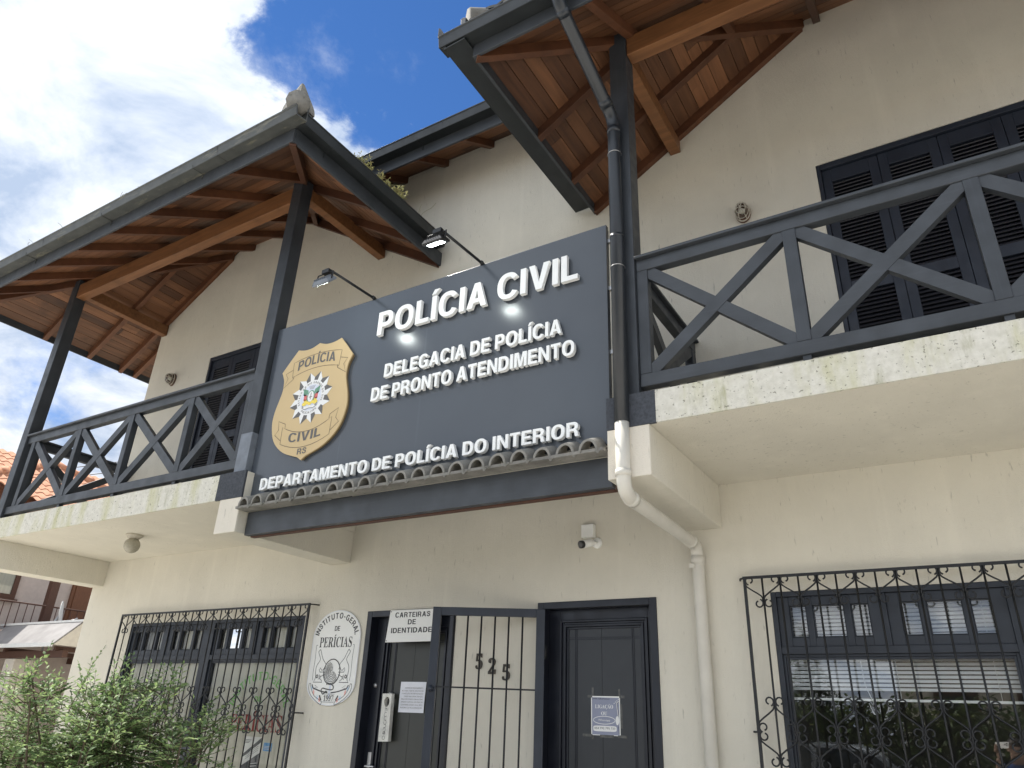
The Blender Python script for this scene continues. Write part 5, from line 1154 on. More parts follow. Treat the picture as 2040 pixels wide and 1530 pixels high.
# ---- the open gate
GT = empty('gate', (-2.896, -.045, .22), 'dark steel barred gate swung open in front of the wall', 'gate')
ga, gb = V((-2.893, -.045, 0)), V((-3.709, -.423, 0)); gd = (gb-ga).normalized(); gl_ = (gb-ga).length; gn = V((gd.y, -gd.x, 0))
GP = lambda t, z: ga+gd*t+V((0, 0, z))
m_ = MB(); zt, zb = 2.366, .22
m_.beam(GP(.034, zb), GP(.034, zt), .068, .03, up=gn); m_.beam(GP(gl_-.034, zb), GP(gl_-.034, zt), .068, .03, up=gn)
m_.beam(GP(.068, zt-.032), GP(gl_-.068, zt-.032), .03, .064); m_.beam(GP(.068, zb+.035), GP(gl_-.068, zb+.035), .03, .07)
m_.build('gate_frame', 'gate_steel', GT, bevel=.004)
for k in range(6): t = .068+(gl_-.136)*(k+1)/7; MB().tube([GP(t, zb+.07), GP(t, zt-.064)], .0075, 8).build('bar', 'iron_black', GT)
MB().beam(GP(.068, 1.775), GP(gl_-.068, 1.775), .006, .012).build('cross_bar', 'iron_black', GT)
lk = GP(gl_-.034, 1.76); m_ = MB()
m_.tube([lk-gn*.016, lk-gn*.026], .024, 18); m_.tube([lk-gn*.026, lk-gn*.031], .014, 14); m_.tube([lk+gn*.016, lk+gn*.026], .024, 18); m_.tube([lk+gn*.026, lk+gn*.031], .014, 14); m_.build('gate_lock', 'gate_steel', GT)
for z in (.6, 2.0): MB().tube([(-2.895, -.03, z), (-2.895, -.03, z+.1)], .014, 10).build('hinge', 'iron_black', GT)

# ---- papers and the hanger on the doors
def tiny(mb, txt, xc, z, h, y, width=None):
    cu = bpy.data.curves.new('t', 'FONT'); cu.body = txt; cu.size = 1; cu.resolution_u = 2; cu.align_x = 'CENTER'
    o = bpy.data.objects.new('t', cu); COL.objects.link(o); bpy.context.view_layer.update(); me = o.to_mesh()
    vs = [tuple(v.co) for v in me.vertices]; fs = [tuple(p.vertices) for p in me.polygons]; o.to_mesh_clear(); bpy.data.objects.remove(o); bpy.data.curves.remove(cu)
    w_ = max(v[0] for v in vs)-min(v[0] for v in vs); sx = (width/w_) if width else h*1.4
    mb.add([(xc+v[0]*sx, y, z+v[1]*h*1.4) for v in vs], fs)
NT = empty('paper_notice', (-4.263, .10, 1.592), 'white typed paper notice on the door behind the gate', 'notice')
m_ = MB(); nx, nz = 6, 6; vs = []
for j in range(nz+1):
    for i in range(nx+1): vs.append((-4.402+.276*i/nx-.004*(1-j/nz), .101-.003*sin(i*1.1+j*.7)*(.4+.6*(i/nx)), 1.590+.243*j/nz))
m_.add(vs, [(j*(nx+1)+i, j*(nx+1)+i+1, (j+1)*(nx+1)+i+1, (j+1)*(nx+1)+i) for j in range(nz) for i in range(nx)]); m_.sm = True; m_.build('sheet', 'paper', NT, solid=.0006)
m_ = MB()
for k, t in enumerate(('HORÁRIO DE FUNCIONAMENTO', 'SEGUNDA À SEXTA, DAS 8 ÀS 12H', 'CONFECÇÃO DE IDENTIDADE E A', 'TARDE PARA DEMAIS SERVIÇOS', 'PARA IDENTIDADE É OBRIGATÓRIO', 'APRESENTAÇÃO DA CERTIDÃO DE', 'CONFORME ESTADO CIVIL, SEM E', 'RASURA OU PLASTIFICAÇÃO')):
    tiny(m_, t, -4.262+(.012 if k in (0, 3) else 0), 1.778-.0222*k, .0105, .0955, .20 if k in (0, 3) else .235)
m_.build('notice_print', 'print_dark', NT, recalc=False)
PO = empty('poster', (-2.457, .10, 1.487), 'blue grey poster reading LIGAÇÃO OU, taped to the door panel', 'poster')
a, b_, c, d = -2.573, -2.341, 1.487, 1.750; yq = .1065
MB().box(a, b_, yq, .1078, c, d).build('sheet', 'board_white', PO)
MB().box(a+.007, b_-.007, yq-.0004, yq, c+.004, d-.009).build('print_area', 'poster_blue', PO)
m_ = MB(); yy = yq-.0009; xm = -2.468
line_text(m_, 'LIGAÇÃO', xm-.073, xm+.073, 1.667, .024, yy, font=GS, track=.0); line_text(m_, 'OU', xm-.025, xm+.025, 1.622, .023, yy, font=GS, track=.0)
ribbon(m_, [(xm+.087*cos(2*pi*t/30), 1.588+.026*sin(2*pi*t/30)) for t in range(30)], .004, yy-.0002, closed=True)
tiny(m_, 'Whatsapp', xm-.0, 1.582, .014, yy-.0004, .095)
put(m_, [SE(xm+.005, 1.532, .093, .019, 0, 360, 28, 6)], yy-.0002)
ribbon(m_, [(b_-.008, 1.715), (b_-.02, 1.71), (b_-.025, 1.69), (b_-.012, 1.60)], .004, yy-.0006, 3)
disc(m_, b_-.022, 1.588, .014, .030, yy-.0008, 20)
for k in range(4): ribbon(m_, [(b_-.048+.011*k, 1.70+.009*k), (b_-.042+.011*k, 1.705+.009*k)], .004, yy-.0003)
m_.build('poster_lettering', 'print_white', PO, recalc=False)
m_ = MB(); tiny(m_, 'DPPA GRAMADO', xm-.025, 1.726, .011, yy, .140); tiny(m_, '054 992 795 733', xm+.005, 1.528, .014, yy-.0012, .165)
ribbon(m_, [(b_-.009, 1.712), (b_-.019, 1.706), (b_-.021, 1.69), (b_-.010, 1.615)], .003, yy-.0010, 3); ribbon(m_, [(b_-.010, 1.50), (b_-.014, 1.55)], .003, yy-.0010)
m_.build('poster_print', 'print_black', PO, recalc=False)
m_ = MB()
for x, z, u, v in ((a+.005, d, .0, .058), (b_-.012, d, .0, .05), (a-.03, d-.012, .04, 0), (b_-.004, d-.012, .04, 0), (a-.07, c-.012, .08, 0), (b_-.02, c-.012, .07, 0), (a+.002, c-.028, 0, .028), (a+.07, c-.014, .11, 0), (b_+.001, c+.05, 0, .16)):
    m_.box(x, x+(u or .017), yq-.0003, .1079, z, z+(v or .018))
m_.build('tape', 'tape', PO)
HG = empty('door_hanger', (-4.50, .08, 1.357), 'grubby white hanger with a round hole and scribbled marks on the left door', 'hanger')
m_ = MB(); oh = [(-4.549, 1.733), (-4.447, 1.735), (-4.437, 1.361), (-4.549, 1.357)]; hole = [(-4.495+.030*cos(2*pi*t/24), 1.668+.040*sin(2*pi*t/24)) for t in range(24)]
put(m_, [oh, hole], .045, .038); m_.build('board', 'grubby_white', HG, bevel=.002)
m_ = MB(); yq = .0443
zz_ = 1.60; 
for k, (w_, h_) in enumerate(((.014, .020), (.018, .016), (.016, .016), (.014, .018), (.018, .015), (.012, .018), (.016, .02))):
    zc_ = 1.598-.030*k; ribbon(m_, [(-4.492+w_*cos(t*.9+k)*(1 if k % 2 else .8), zc_+h_*sin(t*.9+k)) for t in range(6 if k % 2 else 5)], .0032, yq-.0002*(k % 3), 3)
ribbon(m_, [(-4.505, 1.62), (-4.48, 1.612), (-4.488, 1.602)], .003, yq-.0008); ribbon(m_, [(-4.49, 1.41), (-4.494, 1.43), (-4.475, 1.425), (-4.505, 1.418)], .003, yq-.0008, 3)
ribbon(m_, [(-4.492+.013*cos(2*pi*t/12), 1.388+.014*sin(2*pi*t/12)) for t in range(12)], .003, yq-.0004, closed=True)
m_.build('scribble', 'print_black', HG, recalc=False)
MB().lathe([(0, -.004), (.008, -.003), (.008, .03)], (-4.492, .07, 1.738), 'y', 12).build('knob', 'steel', HG)
# leaflets stuck inside the left window
PF = empty('window_poster', (-6.13, .08, 1.06), 'narrow black and white poster stuck in the window with red lettering', 'poster')
a, b_, c, d = -6.252, -6.012, .98, 1.329; yq = .0795
MB().box(a, b_, yq, .084, c, d).build('sheet', 'board_white', PF)
m_ = MB(); m_.add([(a+.004, yq-.0005, 1.175), (b_-.004, yq-.0005, 1.325), (b_-.004, yq-.0005, 1.285), (a+.004, yq-.0005, 1.145)], [(0, 1, 2, 3)]); m_.add([(a+.004, yq-.0005, c), (b_-.004, yq-.0005, c), (b_-.004, yq-.0005, 1.195), (a+.004, yq-.0005, 1.075)], [(0, 1, 2, 3)])
for k in range(3): ribbon(m_, [(a+.02, 1.30-.012*k), (a+.10-.015*k, 1.30-.012*k)], .005, yq-.0005)
for k in range(4): ribbon(m_, [(a+.05, 1.135+.017*k), (b_-.03, 1.22+.017*k)], .003, yq-.0005)
m_.build('poster_print', 'poster_dark', PF, recalc=False)
m_ = MB()
for k in range(4): ribbon(m_, [(a+.12, 1.10-.022*k), (b_-.02, 1.11-.022*k)], .007, yq-.001)
m_.build('poster_print', 'print_white', PF, recalc=False)
SK = empty('sticker', (-5.93, .08, 1.22), 'small blue and white sticker in the window beside the black and white poster', 'sticker')
MB().box(-5.975, -5.865, .0795, .084, 1.215, 1.285).build('sheet', 'sticker_blue', SK)

m_ = MB()
for k in range(3): ribbon(m_, [(-5.965, 1.232+.012*k), (-5.875, 1.232+.012*k)], .004, .0788)
m_.build('sticker_print', 'print_white', SK, recalc=False)
# ================================================================== PLANTS
def leaf_at(mb, p, d, n, ln_, wd, rnd, fold=.18, curl_=.12):
    """a folded pointed leaf from p along d, n roughly its upper side"""
    d = d.normalized(); s = d.cross(n)
    if s.length < 1e-4: s = d.cross(V((1, 0, .3)))
    s.normalize(); n = s.cross(d)
    a, b_, c = p+d*(ln_*.12), p+d*(ln_*.55)-n*(curl_*ln_*.15), p+d*ln_-n*(curl_*ln_)
    l1 = p+d*(ln_*.42)+s*(wd/2)+n*(fold*wd); r1 = p+d*(ln_*.42)-s*(wd/2)+n*(fold*wd)
    mb.cur = rnd.random()
    mb.add([p, l1, c, r1, b_], [(0, 4, 1), (1, 4, 2), (0, 3, 4), (3, 2, 4)])
def twig(wood, lv, p, d, length, rnd, ln_=.045, wd=.02, step=.017, droop=.15, r=.0035, tone=None):
    n = max(3, int(length/.06)); pts = [p.copy()]; d = d.normalized()
    for i in range(n):
        d = (d+V((rnd.uniform(-.12, .12), rnd.uniform(-.12, .12), rnd.uniform(-.1, .1)-droop*.25))).normalized()
        pts.append(pts[-1]+d*(length/n))
    wood.tube(pts, r, 4, rr=[r*(1-.8*i/n) for i in range(n+1)], caps=False)
    t = length*.15; k = 0
    while t < length:
        f = t/length*n; i = min(int(f), n-1); q = pts[i].lerp(pts[i+1], f-i); dd = (pts[i+1]-pts[i]).normalized()
        up = V((0, 0, 1)); sd = dd.cross(up); sd = sd.normalized() if sd.length > .05 else V((1, 0, 0))
        s = 1 if k % 2 else -1
        ld = (dd*.65+sd*s*.9+up*rnd.uniform(.0, .35)).normalized(); sc_ = rnd.uniform(.7, 1.15)*(1-.35*(t/length)**3)
        leaf_at(lv, q, ld, (up+V((rnd.uniform(-.5, .5), rnd.uniform(-.5, .5), 0))).normalized(), ln_*sc_, wd*sc_, rnd)
        if tone: lv.cur = tone
        t += step*rnd.uniform(.7, 1.3); k += 1
    leaf_at(lv, pts[-1], (pts[-1]-pts[-2]), V((0, 0, 1)), ln_*.6, wd*.5, rnd)
    return pts
SB = empty('bush', (-4.6, -2.5, 0), 'leafy green bush in front of the barred window, at the near corner of the house', 'bush')
rs = random.Random(11); wood_ = MB(); lv = MB()
def shrub_top(x):     # the rounded outline of the bush
    k = ((-6.2, .9), (-5.85, 1.16), (-5.55, 1.36), (-5.21, 1.60), (-4.85, 1.70), (-4.5, 1.72), (-4.25, 1.70), (-4.0, 1.58), (-3.85, 1.42), (-3.7, 1.2), (-3.5, .95))
    for (a, za), (b_, zb) in zip(k[:-1], k[1:]):
        if a <= x <= b_: return za+(zb-za)*(x-a)/(b_-a)+.04*sin(x*11.3)+.025*sin(x*29)
    return .8
stems = []
for i in range(40):
    bx_, by_ = rs.uniform(-5.3, -3.9), rs.uniform(-2.75, -2.25); tx = max(-5.8, min(-3.75, bx_+rs.uniform(-.55, .5))); ty = min(-1.9, max(-3.0, by_+rs.uniform(-.4, .4)))
    tz = shrub_top(tx)-rs.uniform(.04, .45)
    pts = catmull([(bx_, by_, 0), (bx_*.7+tx*.3, by_*.8+ty*.2, tz*.4), (bx_*.25+tx*.75, by_*.3+ty*.7, tz*.78), (tx, ty, tz)], 5)
    wood_.tube(pts, .010, 5, rr=[.012*(1-.75*j/len(pts)) for j in range(len(pts))], caps=False); stems.append(pts)
for i in range(1500):
    s = rs.choice(stems); j = rs.randint(int(len(s)*.5), len(s)-1); p = s[j]+V((rs.uniform(-.05, .05),)*3)
    a = rs.uniform(0, 2*pi); d = V((cos(a)*.8, sin(a)*.8-.2, rs.uniform(-.05, .8)))
    L_ = rs.uniform(.14, .32); e = p+d.normalized()*L_
    if e.z < .75 or e.z > shrub_top(e.x)+.05 or e.y > -1.75: continue
    twig(wood_, lv, p, d, L_, rs, ln_=rs.uniform(.042, .058), wd=rs.uniform(.021, .028), step=.019, r=.0028)
# sprigs standing clear of the outline, and a loose spray towards the doors
for x, y, h, tp in ((-4.85, -2.45, .36, 1.895), (-4.6, -2.4, .24, 1.80), (-4.4, -2.45, .24, 1.82), (-4.1, -2.5, .22, 1.78), (-5.1, -2.5, .26, 1.73), (-5.4, -2.5, .22, 1.55), (-3.95, -2.4, .22, 1.72)):
    twig(wood_, lv, V((x-.03, y, tp-h)), V((rs.uniform(-.10, .12), rs.uniform(-.1, .1), 1)), h, rs, ln_=.046, wd=.02, step=.02, droop=-.1, r=.0028)
for k in range(80):
    x = rs.uniform(-5.75, -3.8); twig(wood_, lv, V((x, rs.uniform(-2.9, -2.1), shrub_top(x)-rs.uniform(.10, .2))), V((rs.uniform(-.6, .6), rs.uniform(-.4, .3), 1)), rs.uniform(.14, .27), rs, ln_=.048, wd=.024, step=.019, droop=-.05, r=.0028)
for k in range(22):
    p = V((rs.uniform(-4.0, -3.8), rs.uniform(-2.7, -2.1), rs.uniform(.9, 1.45))); twig(wood_, lv, p, V((rs.uniform(.5, 1), rs.uniform(-.4, .4), rs.uniform(-.3, .5))), rs.uniform(.15, .3), rs, ln_=.04, wd=.016, step=.022, r=.0025)
wood_.build('branches', 'bark', SB, recalc=False); lv.build('foliage', 'leaf_shrub', SB, recalc=False)

# weeds growing in the gutters
def weed(loc, label, n, h, spread, mat_='leaf_dry', axis=V((0, 1, 0)), leafy=True, seed=0):
    r_ = random.Random(seed); root = empty('weed', loc, label, 'weed', 'weeds in the gutters'); st_ = MB(); lf = MB(); st_.cur = .5
    for i in range(n):
        p = V(loc)+axis*r_.uniform(-spread, spread); d = V((r_.uniform(-.5, .6), r_.uniform(-.5, .5), 1)).normalized(); L_ = h*r_.uniform(.5, 1.1)
        pts = [p+d*L_*t+V((r_.uniform(-.15, .15), r_.uniform(-.15, .15), -.5*t))*L_*t*.8 for t in (0, .3, .6, 1)]
        st_.cur = r_.random(); st_.tube(catmull(pts, 3), .0022, 4, caps=False)
        if leafy:
            for k in range(7): t = r_.uniform(.25, 1); q = pts[0].lerp(pts[3], t); leaf_at(lf, q, V((r_.uniform(-1, 1), r_.uniform(-1, 1), r_.uniform(-.2, .8))), V((0, 0, 1)), h*.22, h*.06, r_)
    st_.build('stalk', mat_, root, recalc=False)
    if leafy and lf.v: lf.build('leaves', mat_, root, recalc=False)
gx_ = LX1+.09
weed((gx_, -1.25, 6.36), 'straw coloured weeds matted along the gutter edge, nearest the middle roof', 46, .16, .30, seed=1)
weed((gx_, -.88, 6.36), 'yellow green leafy weed sprouting upright from the gutter', 9, .26, .06, seed=2)
weed((gx_, -.52, 6.36), 'thin bare curling stalk growing from the gutter above the floodlight', 3, .36, .03, leafy=False, seed=5)
weed((gx_, -.22, 6.36), 'tiny weed tuft at the wall end of the gutter', 6, .09, .05, seed=7)
for i, x in enumerate((-9.55, -8.75, -8.1, -7.5, -7.0, -6.6)):
    weed((x, YE-.06, 6.40), ('faint dry grass stalks above the front gutter, ' + ('closest to the photo edge', 'second from the far end', 'third from the far end', 'over its third bracket', 'fifth from the far end', 'nearest the pointed end tile')[i]), 5, .17, .10, axis=V((1, 0, 0)), leafy=False, seed=20+i)

# ================================================================== THE NEIGHBOURS
NB = empty('neighbour_house', (-24, 4.8, 0), 'neighbouring house with orange clay tiled roof and pinkish walls', 'building')
m_ = MB(); nw = (-32, -17.6, .3, 10.2)
m_.box(nw[0], nw[1], nw[2], nw[3], 0, 5.1); m_.build('wall', 'neighbour_wall', NB)
m_ = MB(); ax_, ay_, az_ = -22.0, 4.9, 7.78; ez = 4.95; e0, e1, f0, f1 = -33.5, -16.9, -.4, 10.2
pz_ = (az_-ez)/(e1-ax_)
tile_sheet(m_, lambda x, y: abs(y-ay_) <= (e1-x)*((f1-ay_)/(e1-ax_)) and x > ax_, lambda x, y: ez+pz_*(e1-x), (-1, 0), ax_, e1, f0, f1, pitch=.24, course=.36, amp=.06, res=5)
pf = (az_-ez)/(ay_-f0)
tile_sheet(m_, lambda x, y: (y-f0) <= (e1-x)*((ay_-f0)/(e1-ax_)) and y < ay_, lambda x, y: ez+pf*(y-f0), (0, 1), -30, e1, f0, ay_, pitch=.24, course=.36, amp=.06, res=5)
m_.quad((e0, ay_, az_), (ax_, ay_, az_), (e1, f1, ez), (e0, f1, ez))
NR = m_.build('roof', 'tile_orange', NB, recalc=False)
m_ = MB()
for p, q in (((ax_, ay_, az_), (e1, f1, ez)), ((ax_, ay_, az_), (e1, f0, ez)), ((ax_, ay_, az_), (-30, ay_, az_))):
    p, q = V(p), V(q); n = int((q-p).length/.4)
    for i in range(n): a = p+(q-p)*(i/n); b_ = p+(q-p)*((i+1.1)/n); m_.tube([a+V((0, 0, .06)), b_+V((0, 0, .03))], .13, 8, rr=[.13, .11])
m_.build('ridge_tile', 'tile_orange', NR)
def nwin(y0, y1, z0, z1):
    f_ = MB(); X = -17.6; s = .09
    f_.box(X, X+.06, y0-s, y0, z0-s, z1+s); f_.box(X, X+.06, y1, y1+s, z0-s, z1+s); f_.box(X, X+.06, y0, y1, z1, z1+s); f_.box(X, X+.06, y0, y1, z0-s, z0); f_.box(X, X+.05, y0, y1, (z0+z1)/2+.12, (z0+z1)/2+.17)
    f_.box(X, X+.10, y0-.14, y1+.14, z0-s-.06, z0-s)
    F_ = f_.build('window', 'brown_wood', NB); MB().quad((X+.02, y0, z0), (X+.02, y1, z0), (X+.02, y1, z1), (X+.02, y0, z1)).build('pane', 'glass', F_); MB().quad((X+.008, y0, z0), (X+.008, y1, z0), (X+.008, y1, z1), (X+.008, y0, z1)).build('curtain', 'curtain', F_)
nwin(1.75, 2.80, 3.62, 4.42)
m_ = MB(); m_.box(-17.6, -17.54, 4.05, 5.1, 2.95, 4.75); d_ = m_.build('door', 'door_wood', NB)
MB().box(-17.54, -17.52, 4.12, 4.55, 3.05, 4.65).build('door_panel', 'door_wood', d_)
MB().box(-17.15, -16.98, 3.30, 3.47, 2.7, 4.95).build('porch_post', 'brown_wood', NB, bevel=.01)
MB().box(-17.6, -16.9, .3, 10.2, 2.72, 2.86).build('balcony_floor', 'neighbour_wall', NB)
r_ = MB(); r_.tube([(-17.0, .4, 3.425), (-17.0, 8.5, 3.425)], .018, 6)
y = .45
while y < 8.5: r_.tube([(-17.0, y, 2.86), (-17.0, y, 3.425)], .0095, 5); y += .155
r_.build('balcony_railing', 'brown_wood', NB)
# lean-to with sheet roof
AW = empty('carport', (-16, 3.5, 0), 'neighbour carport with stained grey sheet roof on a square pillar', 'carport')
A0, A1 = (-24, 2.23, 2.50), (-14.25, 2.23, 2.50); B1 = (-14.25, 2.67, 2.93)
m_ = MB(); m_.prism([A0, A1, B1, (-24, 2.67, 2.93)], (0, 0, .03)); m_.prism([(-24, 2.67, 2.93), B1, (-14.25, 6.2, 3.0), (-24, 6.2, 3.0)], (0, 0, .02))
x = -23.8
AWR = m_.build('sheet_roof', 'awning_sheet', AW)
MB().box(-24, -14.24, 2.19, 2.228, 2.465, 2.535).build('front_trim', 'white_metal', AWR); MB().box(-24, -14.22, 2.64, 2.71, 2.945, 2.985).build('ridge_flashing', 'white_metal', AWR)
m_ = MB(); m_.prism([(-14.252, 2.24, 2.50), (-14.252, 2.67, 2.92), (-14.252, 6.1, 2.98), (-14.252, 6.1, 2.50)], (-.02, 0, 0)); m_.build('side_lining', 'neighbour_wall_lower', AW)
m_ = MB(); 
for z, y_ in ((2.36, 2.5), (2.40, 4.4)): m_.box(-24, -14.35, y_, y_+.10, z-.05, z+.07)
for xx in (-22.5, -20.5, -18.5, -16.4, -14.6): m_.box(xx, xx+.07, 2.45, 4.5, 2.42, 2.50)
m_.build('rafter', 'brown_wood', AW)
m_ = MB(); m_.box(-16.36, -16.0, 2.52, 2.95, 0, 2.30); m_.box(-16.30, -16.06, 2.58, 2.88, 2.30, 2.40); m_.build('pillar', 'neighbour_wall_lower', AW, bevel=.01)
MB().box(-20, -13.2, 6.2, 6.35, 0, 2.3).build('back_wall', 'neighbour_wall', AW)
m_ = MB(); m_.beam((-14.2, 4.4, 2.25), (-10.5, 4.4, 2.05), .08, .14); m_.beam((-13.8, 5.2, 2.2), (-10.5, 5.2, 2.3), .06, .10); m_.build('side_beam', 'brown_wood', AW)
DS = empty('satellite_dish', (-16.7, 3.2, 2.9), 'white satellite dish seen edge-on behind the carport roof', 'satellite dish')
m_ = MB(); dc = V((-16.45, 3.34, 3.25)); dx_ = V((.55, .80, .12)).normalized(); dz_ = V((0, 0, 1)); dy_ = dx_.cross(dz_).normalized(); dz_ = dy_.cross(dx_)
rows = []
for r0 in (0.02, .08, .14, .20, .245): rows.append([dc+dy_*(r0*cos(2*pi*j/24))+dz_*(r0*1.08*sin(2*pi*j/24))+dx_*(r0*r0*.7) for j in range(24)])
m_.sm = True; m_.add(sum(rows, []), [(i*24+j, i*24+(j+1) % 24, (i+1)*24+(j+1) % 24, (i+1)*24+j) for i in range(4) for j in range(24)]); m_.build('dish', 'white_metal', DS, solid=.01)
m_ = MB(); m_.tube([dc-dz_*.05, dc-dx_*.12-V((0, 0, .30)), dc-dx_*.12-V((0, 0, .75))], .025, 8); m_.tube([dc-dz_*.23+dx_*.05, dc+dx_*.35-dz_*.1], .012, 6); m_.build('mast', 'steel', DS)

CABLES = (((-41.5, 4.15, 9.1), (-10.4, 9.08, 9.0), 'thin overhead cable crossing the sky beside the corner post, upper of two'), ((-41.47, 4.23, 8.8), (-10.4, 9.14, 8.7), 'thin overhead cable crossing the sky beside the corner post, lower of two'))
m_ = MB(); m_.tube([(-10.4, 9.12, 0), (-10.4, 9.12, 9.2)], .09, 10, rr=[.11, .08]); m_.build('utility_pole', 'flashing_grey', None, label='round grey utility pole behind the house carrying two cables', cat='utility pole')
for p_, q_, lab in CABLES:
    m_ = MB(); p_, q_ = V(p_), V(q_); m_.tube([p_.lerp(q_, t)-V((0, 0, .35*(1-(2*t-1)**2))) for t in [i/24 for i in range(25)]], .014, 4); m_.build('cable', 'cable_black', None, label=lab, cat='cable', group='overhead cables')

# ================================================================== ACROSS THE STREET (seen in the window glass)
def leaf_mass(name, parent, boxes, n, size, mat_, seed, label=None):
    r_ = random.Random(seed); lf = MB()
    tot = sum(b_[3]*b_[4]*b_[5] for b_ in boxes)
    for (cx_, cy_, cz_, rx, ry, rz) in boxes:
        k = int(n*rx*ry*rz/tot)
        for i in range(k):
            while True:
                u = V((r_.uniform(-1, 1), r_.uniform(-1, 1), r_.uniform(-1, 1)))
                if .35 < u.length < 1: break
            u = u*(r_.uniform(.85, 1.12)); p = V((cx_+u.x*rx, cy_+u.y*ry, cz_+u.z*rz))
            if p.z < .05: continue
            leaf_at(lf, p, V((r_.uniform(-1, 1), r_.uniform(-1, 1), r_.uniform(-.6, .6))), V((r_.uniform(-.5, .5), r_.uniform(-.5, .5), 1)), size*r_.uniform(.7, 1.4), size*.5*r_.uniform(.7, 1.3), r_)
    return lf.build(name, mat_, parent, recalc=False, label=label)
HD = empty('hedge', (-1, -14.0, 0), 'tall clipped hedge across the street, reflected in the window glass', 'hedge')
r_ = random.Random(5); bx = []
x = -12
while x < 9: bx.append((x, -14.0+r_.uniform(-.15, .15), 1.12+r_.uniform(-.1, .12), .75, .75, 1.2)); x += .62
leaf_mass('foliage', HD, bx, 34000, .19, 'leaf_hedge', 6)
m_ = MB(); x = -12
while x < 9: m_.tube([(x, -14.0, 0), (x+.1, -13.95, 1.0), (x-.05, -14.0, 1.9)], .03, 5, rr=[.04, .03, .012]); x += .8
m_.build('stems', 'bark', HD)
def tree(name, x, y, h, boxes, label, n, size, seed, mat_='leaf_tree'):
    t = empty(name, (x, y, 0), label, 'tree', 'trees across the street'); r_ = random.Random(seed); m_ = MB()
    m_.tube(catmull([(x, y, 0), (x+.06, y, h*.3), (x-.05, y+.05, h*.62), (x, y, h*.92)], 4), .14, 8, rr=[.17*(1-.07*i) for i in range(13)])
    for b_ in boxes: m_.tube([(x, y, b_[2]*.75), ((x+b_[0])/2, (y+b_[1])/2, b_[2]*.88), b_[:3]], .05, 6, rr=[.06, .04, .012])
    m_.build('trunk', 'bark', t); leaf_mass('crown', t, boxes, n, size, mat_, seed); return t
tree('conifer', -6.1, -27, 5.6, [(-6.1, -27, 1.6+i*.62, 1.5-.22*i, 1.5-.22*i, .55) for i in range(7)], 'dark pointed conifer behind the hedge, reflected in the window', 3200, .20, 8)
tree('broadleaf_tree', -5.0, -13.2, 3.3, [(-5.0, -13.2, 2.5, .7, .7, .8), (-5.5, -13.4, 1.9, .7, .7, .7), (-4.7, -13.0, 1.7, .5, .6, .7)], 'small round tree by the hedge, reflected at the window edge', 3500, .13, 9, 'leaf_hedge')
OH = empty('house', (3, -26, 0), 'low beige house with brown tiled roof across the street, reflected in the window', 'building')
m_ = MB(); m_.box(-2.6, 9, -30, -22.6, 0, 4.0); m_.build('wall', 'stucco', OH)
m_ = MB(); zf = lambda x, y: 3.95+.17*(-21.9-y)
tile_sheet(m_, lambda x, y: True, zf, (0, -1), -3.1, 9.5, -25.2, -21.9, pitch=.24, course=.4, amp=.05, res=4); m_.quad((-3.1, -25.2, 4.52), (9.5, -25.2, 4.52), (9.5, -30.5, 3.9), (-3.1, -30.5, 3.9))
m_.build('roof', 'tile_orange', OH, recalc=False)
MB().box(-3.1, 9.5, -21.92, -21.86, 3.75, 3.98).build('fascia', 'brown_wood', OH)
for x in (-1.6, .6, 3.0, 5.6):
    f_ = MB(); f_.box(x, x+1.2, -22.6, -22.54, 1.2, 2.9); F_ = f_.build('window', 'brown_wood', OH); MB().box(x+.08, x+1.12, -22.54, -22.53, 1.3, 2.8).build('pane', 'car_glass', F_)

# parked car
CR = empty('car', (-2.32, -8.1, 0), 'grey blue parked car behind the photographer, its roof reflected in the window', 'car')
side = [(-2.05, .32), (-2.08, .62), (-1.98, .82), (-1.55, .92), (-1.05, 1.36), (-.55, 1.43), (.35, 1.42), (.75, 1.33), (1.28, .95), (1.95, .82), (2.08, .6), (2.05, .32)]
x_c, y_c = -2.32, -8.1
def car_ring(s, inset): return [(x_c+a*(1 if b_ < .93 else .985), y_c+s*(.86-(inset if b_ > .93 else 0)-(.02 if b_ < .4 else 0)), b_) for a, b_ in side]
m_ = MB(); A, B = car_ring(-1, .17), car_ring(1, .17); mid_ = [(p[0]+(.06 if p[0] > x_c+1.9 else -.05 if p[0] < x_c-1.9 else 0), y_c, p[2]+(.03 if p[2] > 1.2 else .02 if p[2] > .7 else 0)) for p in A]; k = len(A)
m_.sm = True; m_.add(A+mid_+B, [(r0*k+i, r0*k+(i+1) % k, (r0+1)*k+(i+1) % k, (r0+1)*k+i) for r0 in (0, 1) for i in range(k)]); m_.sm = False
m_.add(A, [tuple(range(k))]); m_.add(B, [tuple(range(k-1, -1, -1))]); m_.build('body', 'car_paint', CR, bevel=.03)
gl2 = MB()
for s in (-1, 1):
    for pts in ([(-1.42, .96), (-1.02, 1.31), (-.55, 1.375), (-.18, 1.375), (-.18, .95)], [(-.10, .95), (-.10, 1.375), (.34, 1.37), (.70, 1.29), (1.12, .96)]):
        gl2.prism([(x_c+a, y_c+s*(.862-.17*((b_-.93)/.12 if b_ < 1.05 else 1)-.0), b_) for a, b_ in pts], (0, s*.006, 0))
gl2.prism([(x_c+1.24, y_c-.62, 1.0), (x_c+1.24, y_c+.62, 1.0), (x_c+.80, y_c+.56, 1.325), (x_c+.80, y_c-.56, 1.325)], (.012, 0, .014))
gl2.prism([(x_c-1.50, y_c-.62, .98), (x_c-1.50, y_c+.62, .98), (x_c-1.09, y_c+.56, 1.345), (x_c-1.09, y_c-.56, 1.345)], (-.012, 0, .014)); gl2.build('window_glass', 'car_glass', CR)
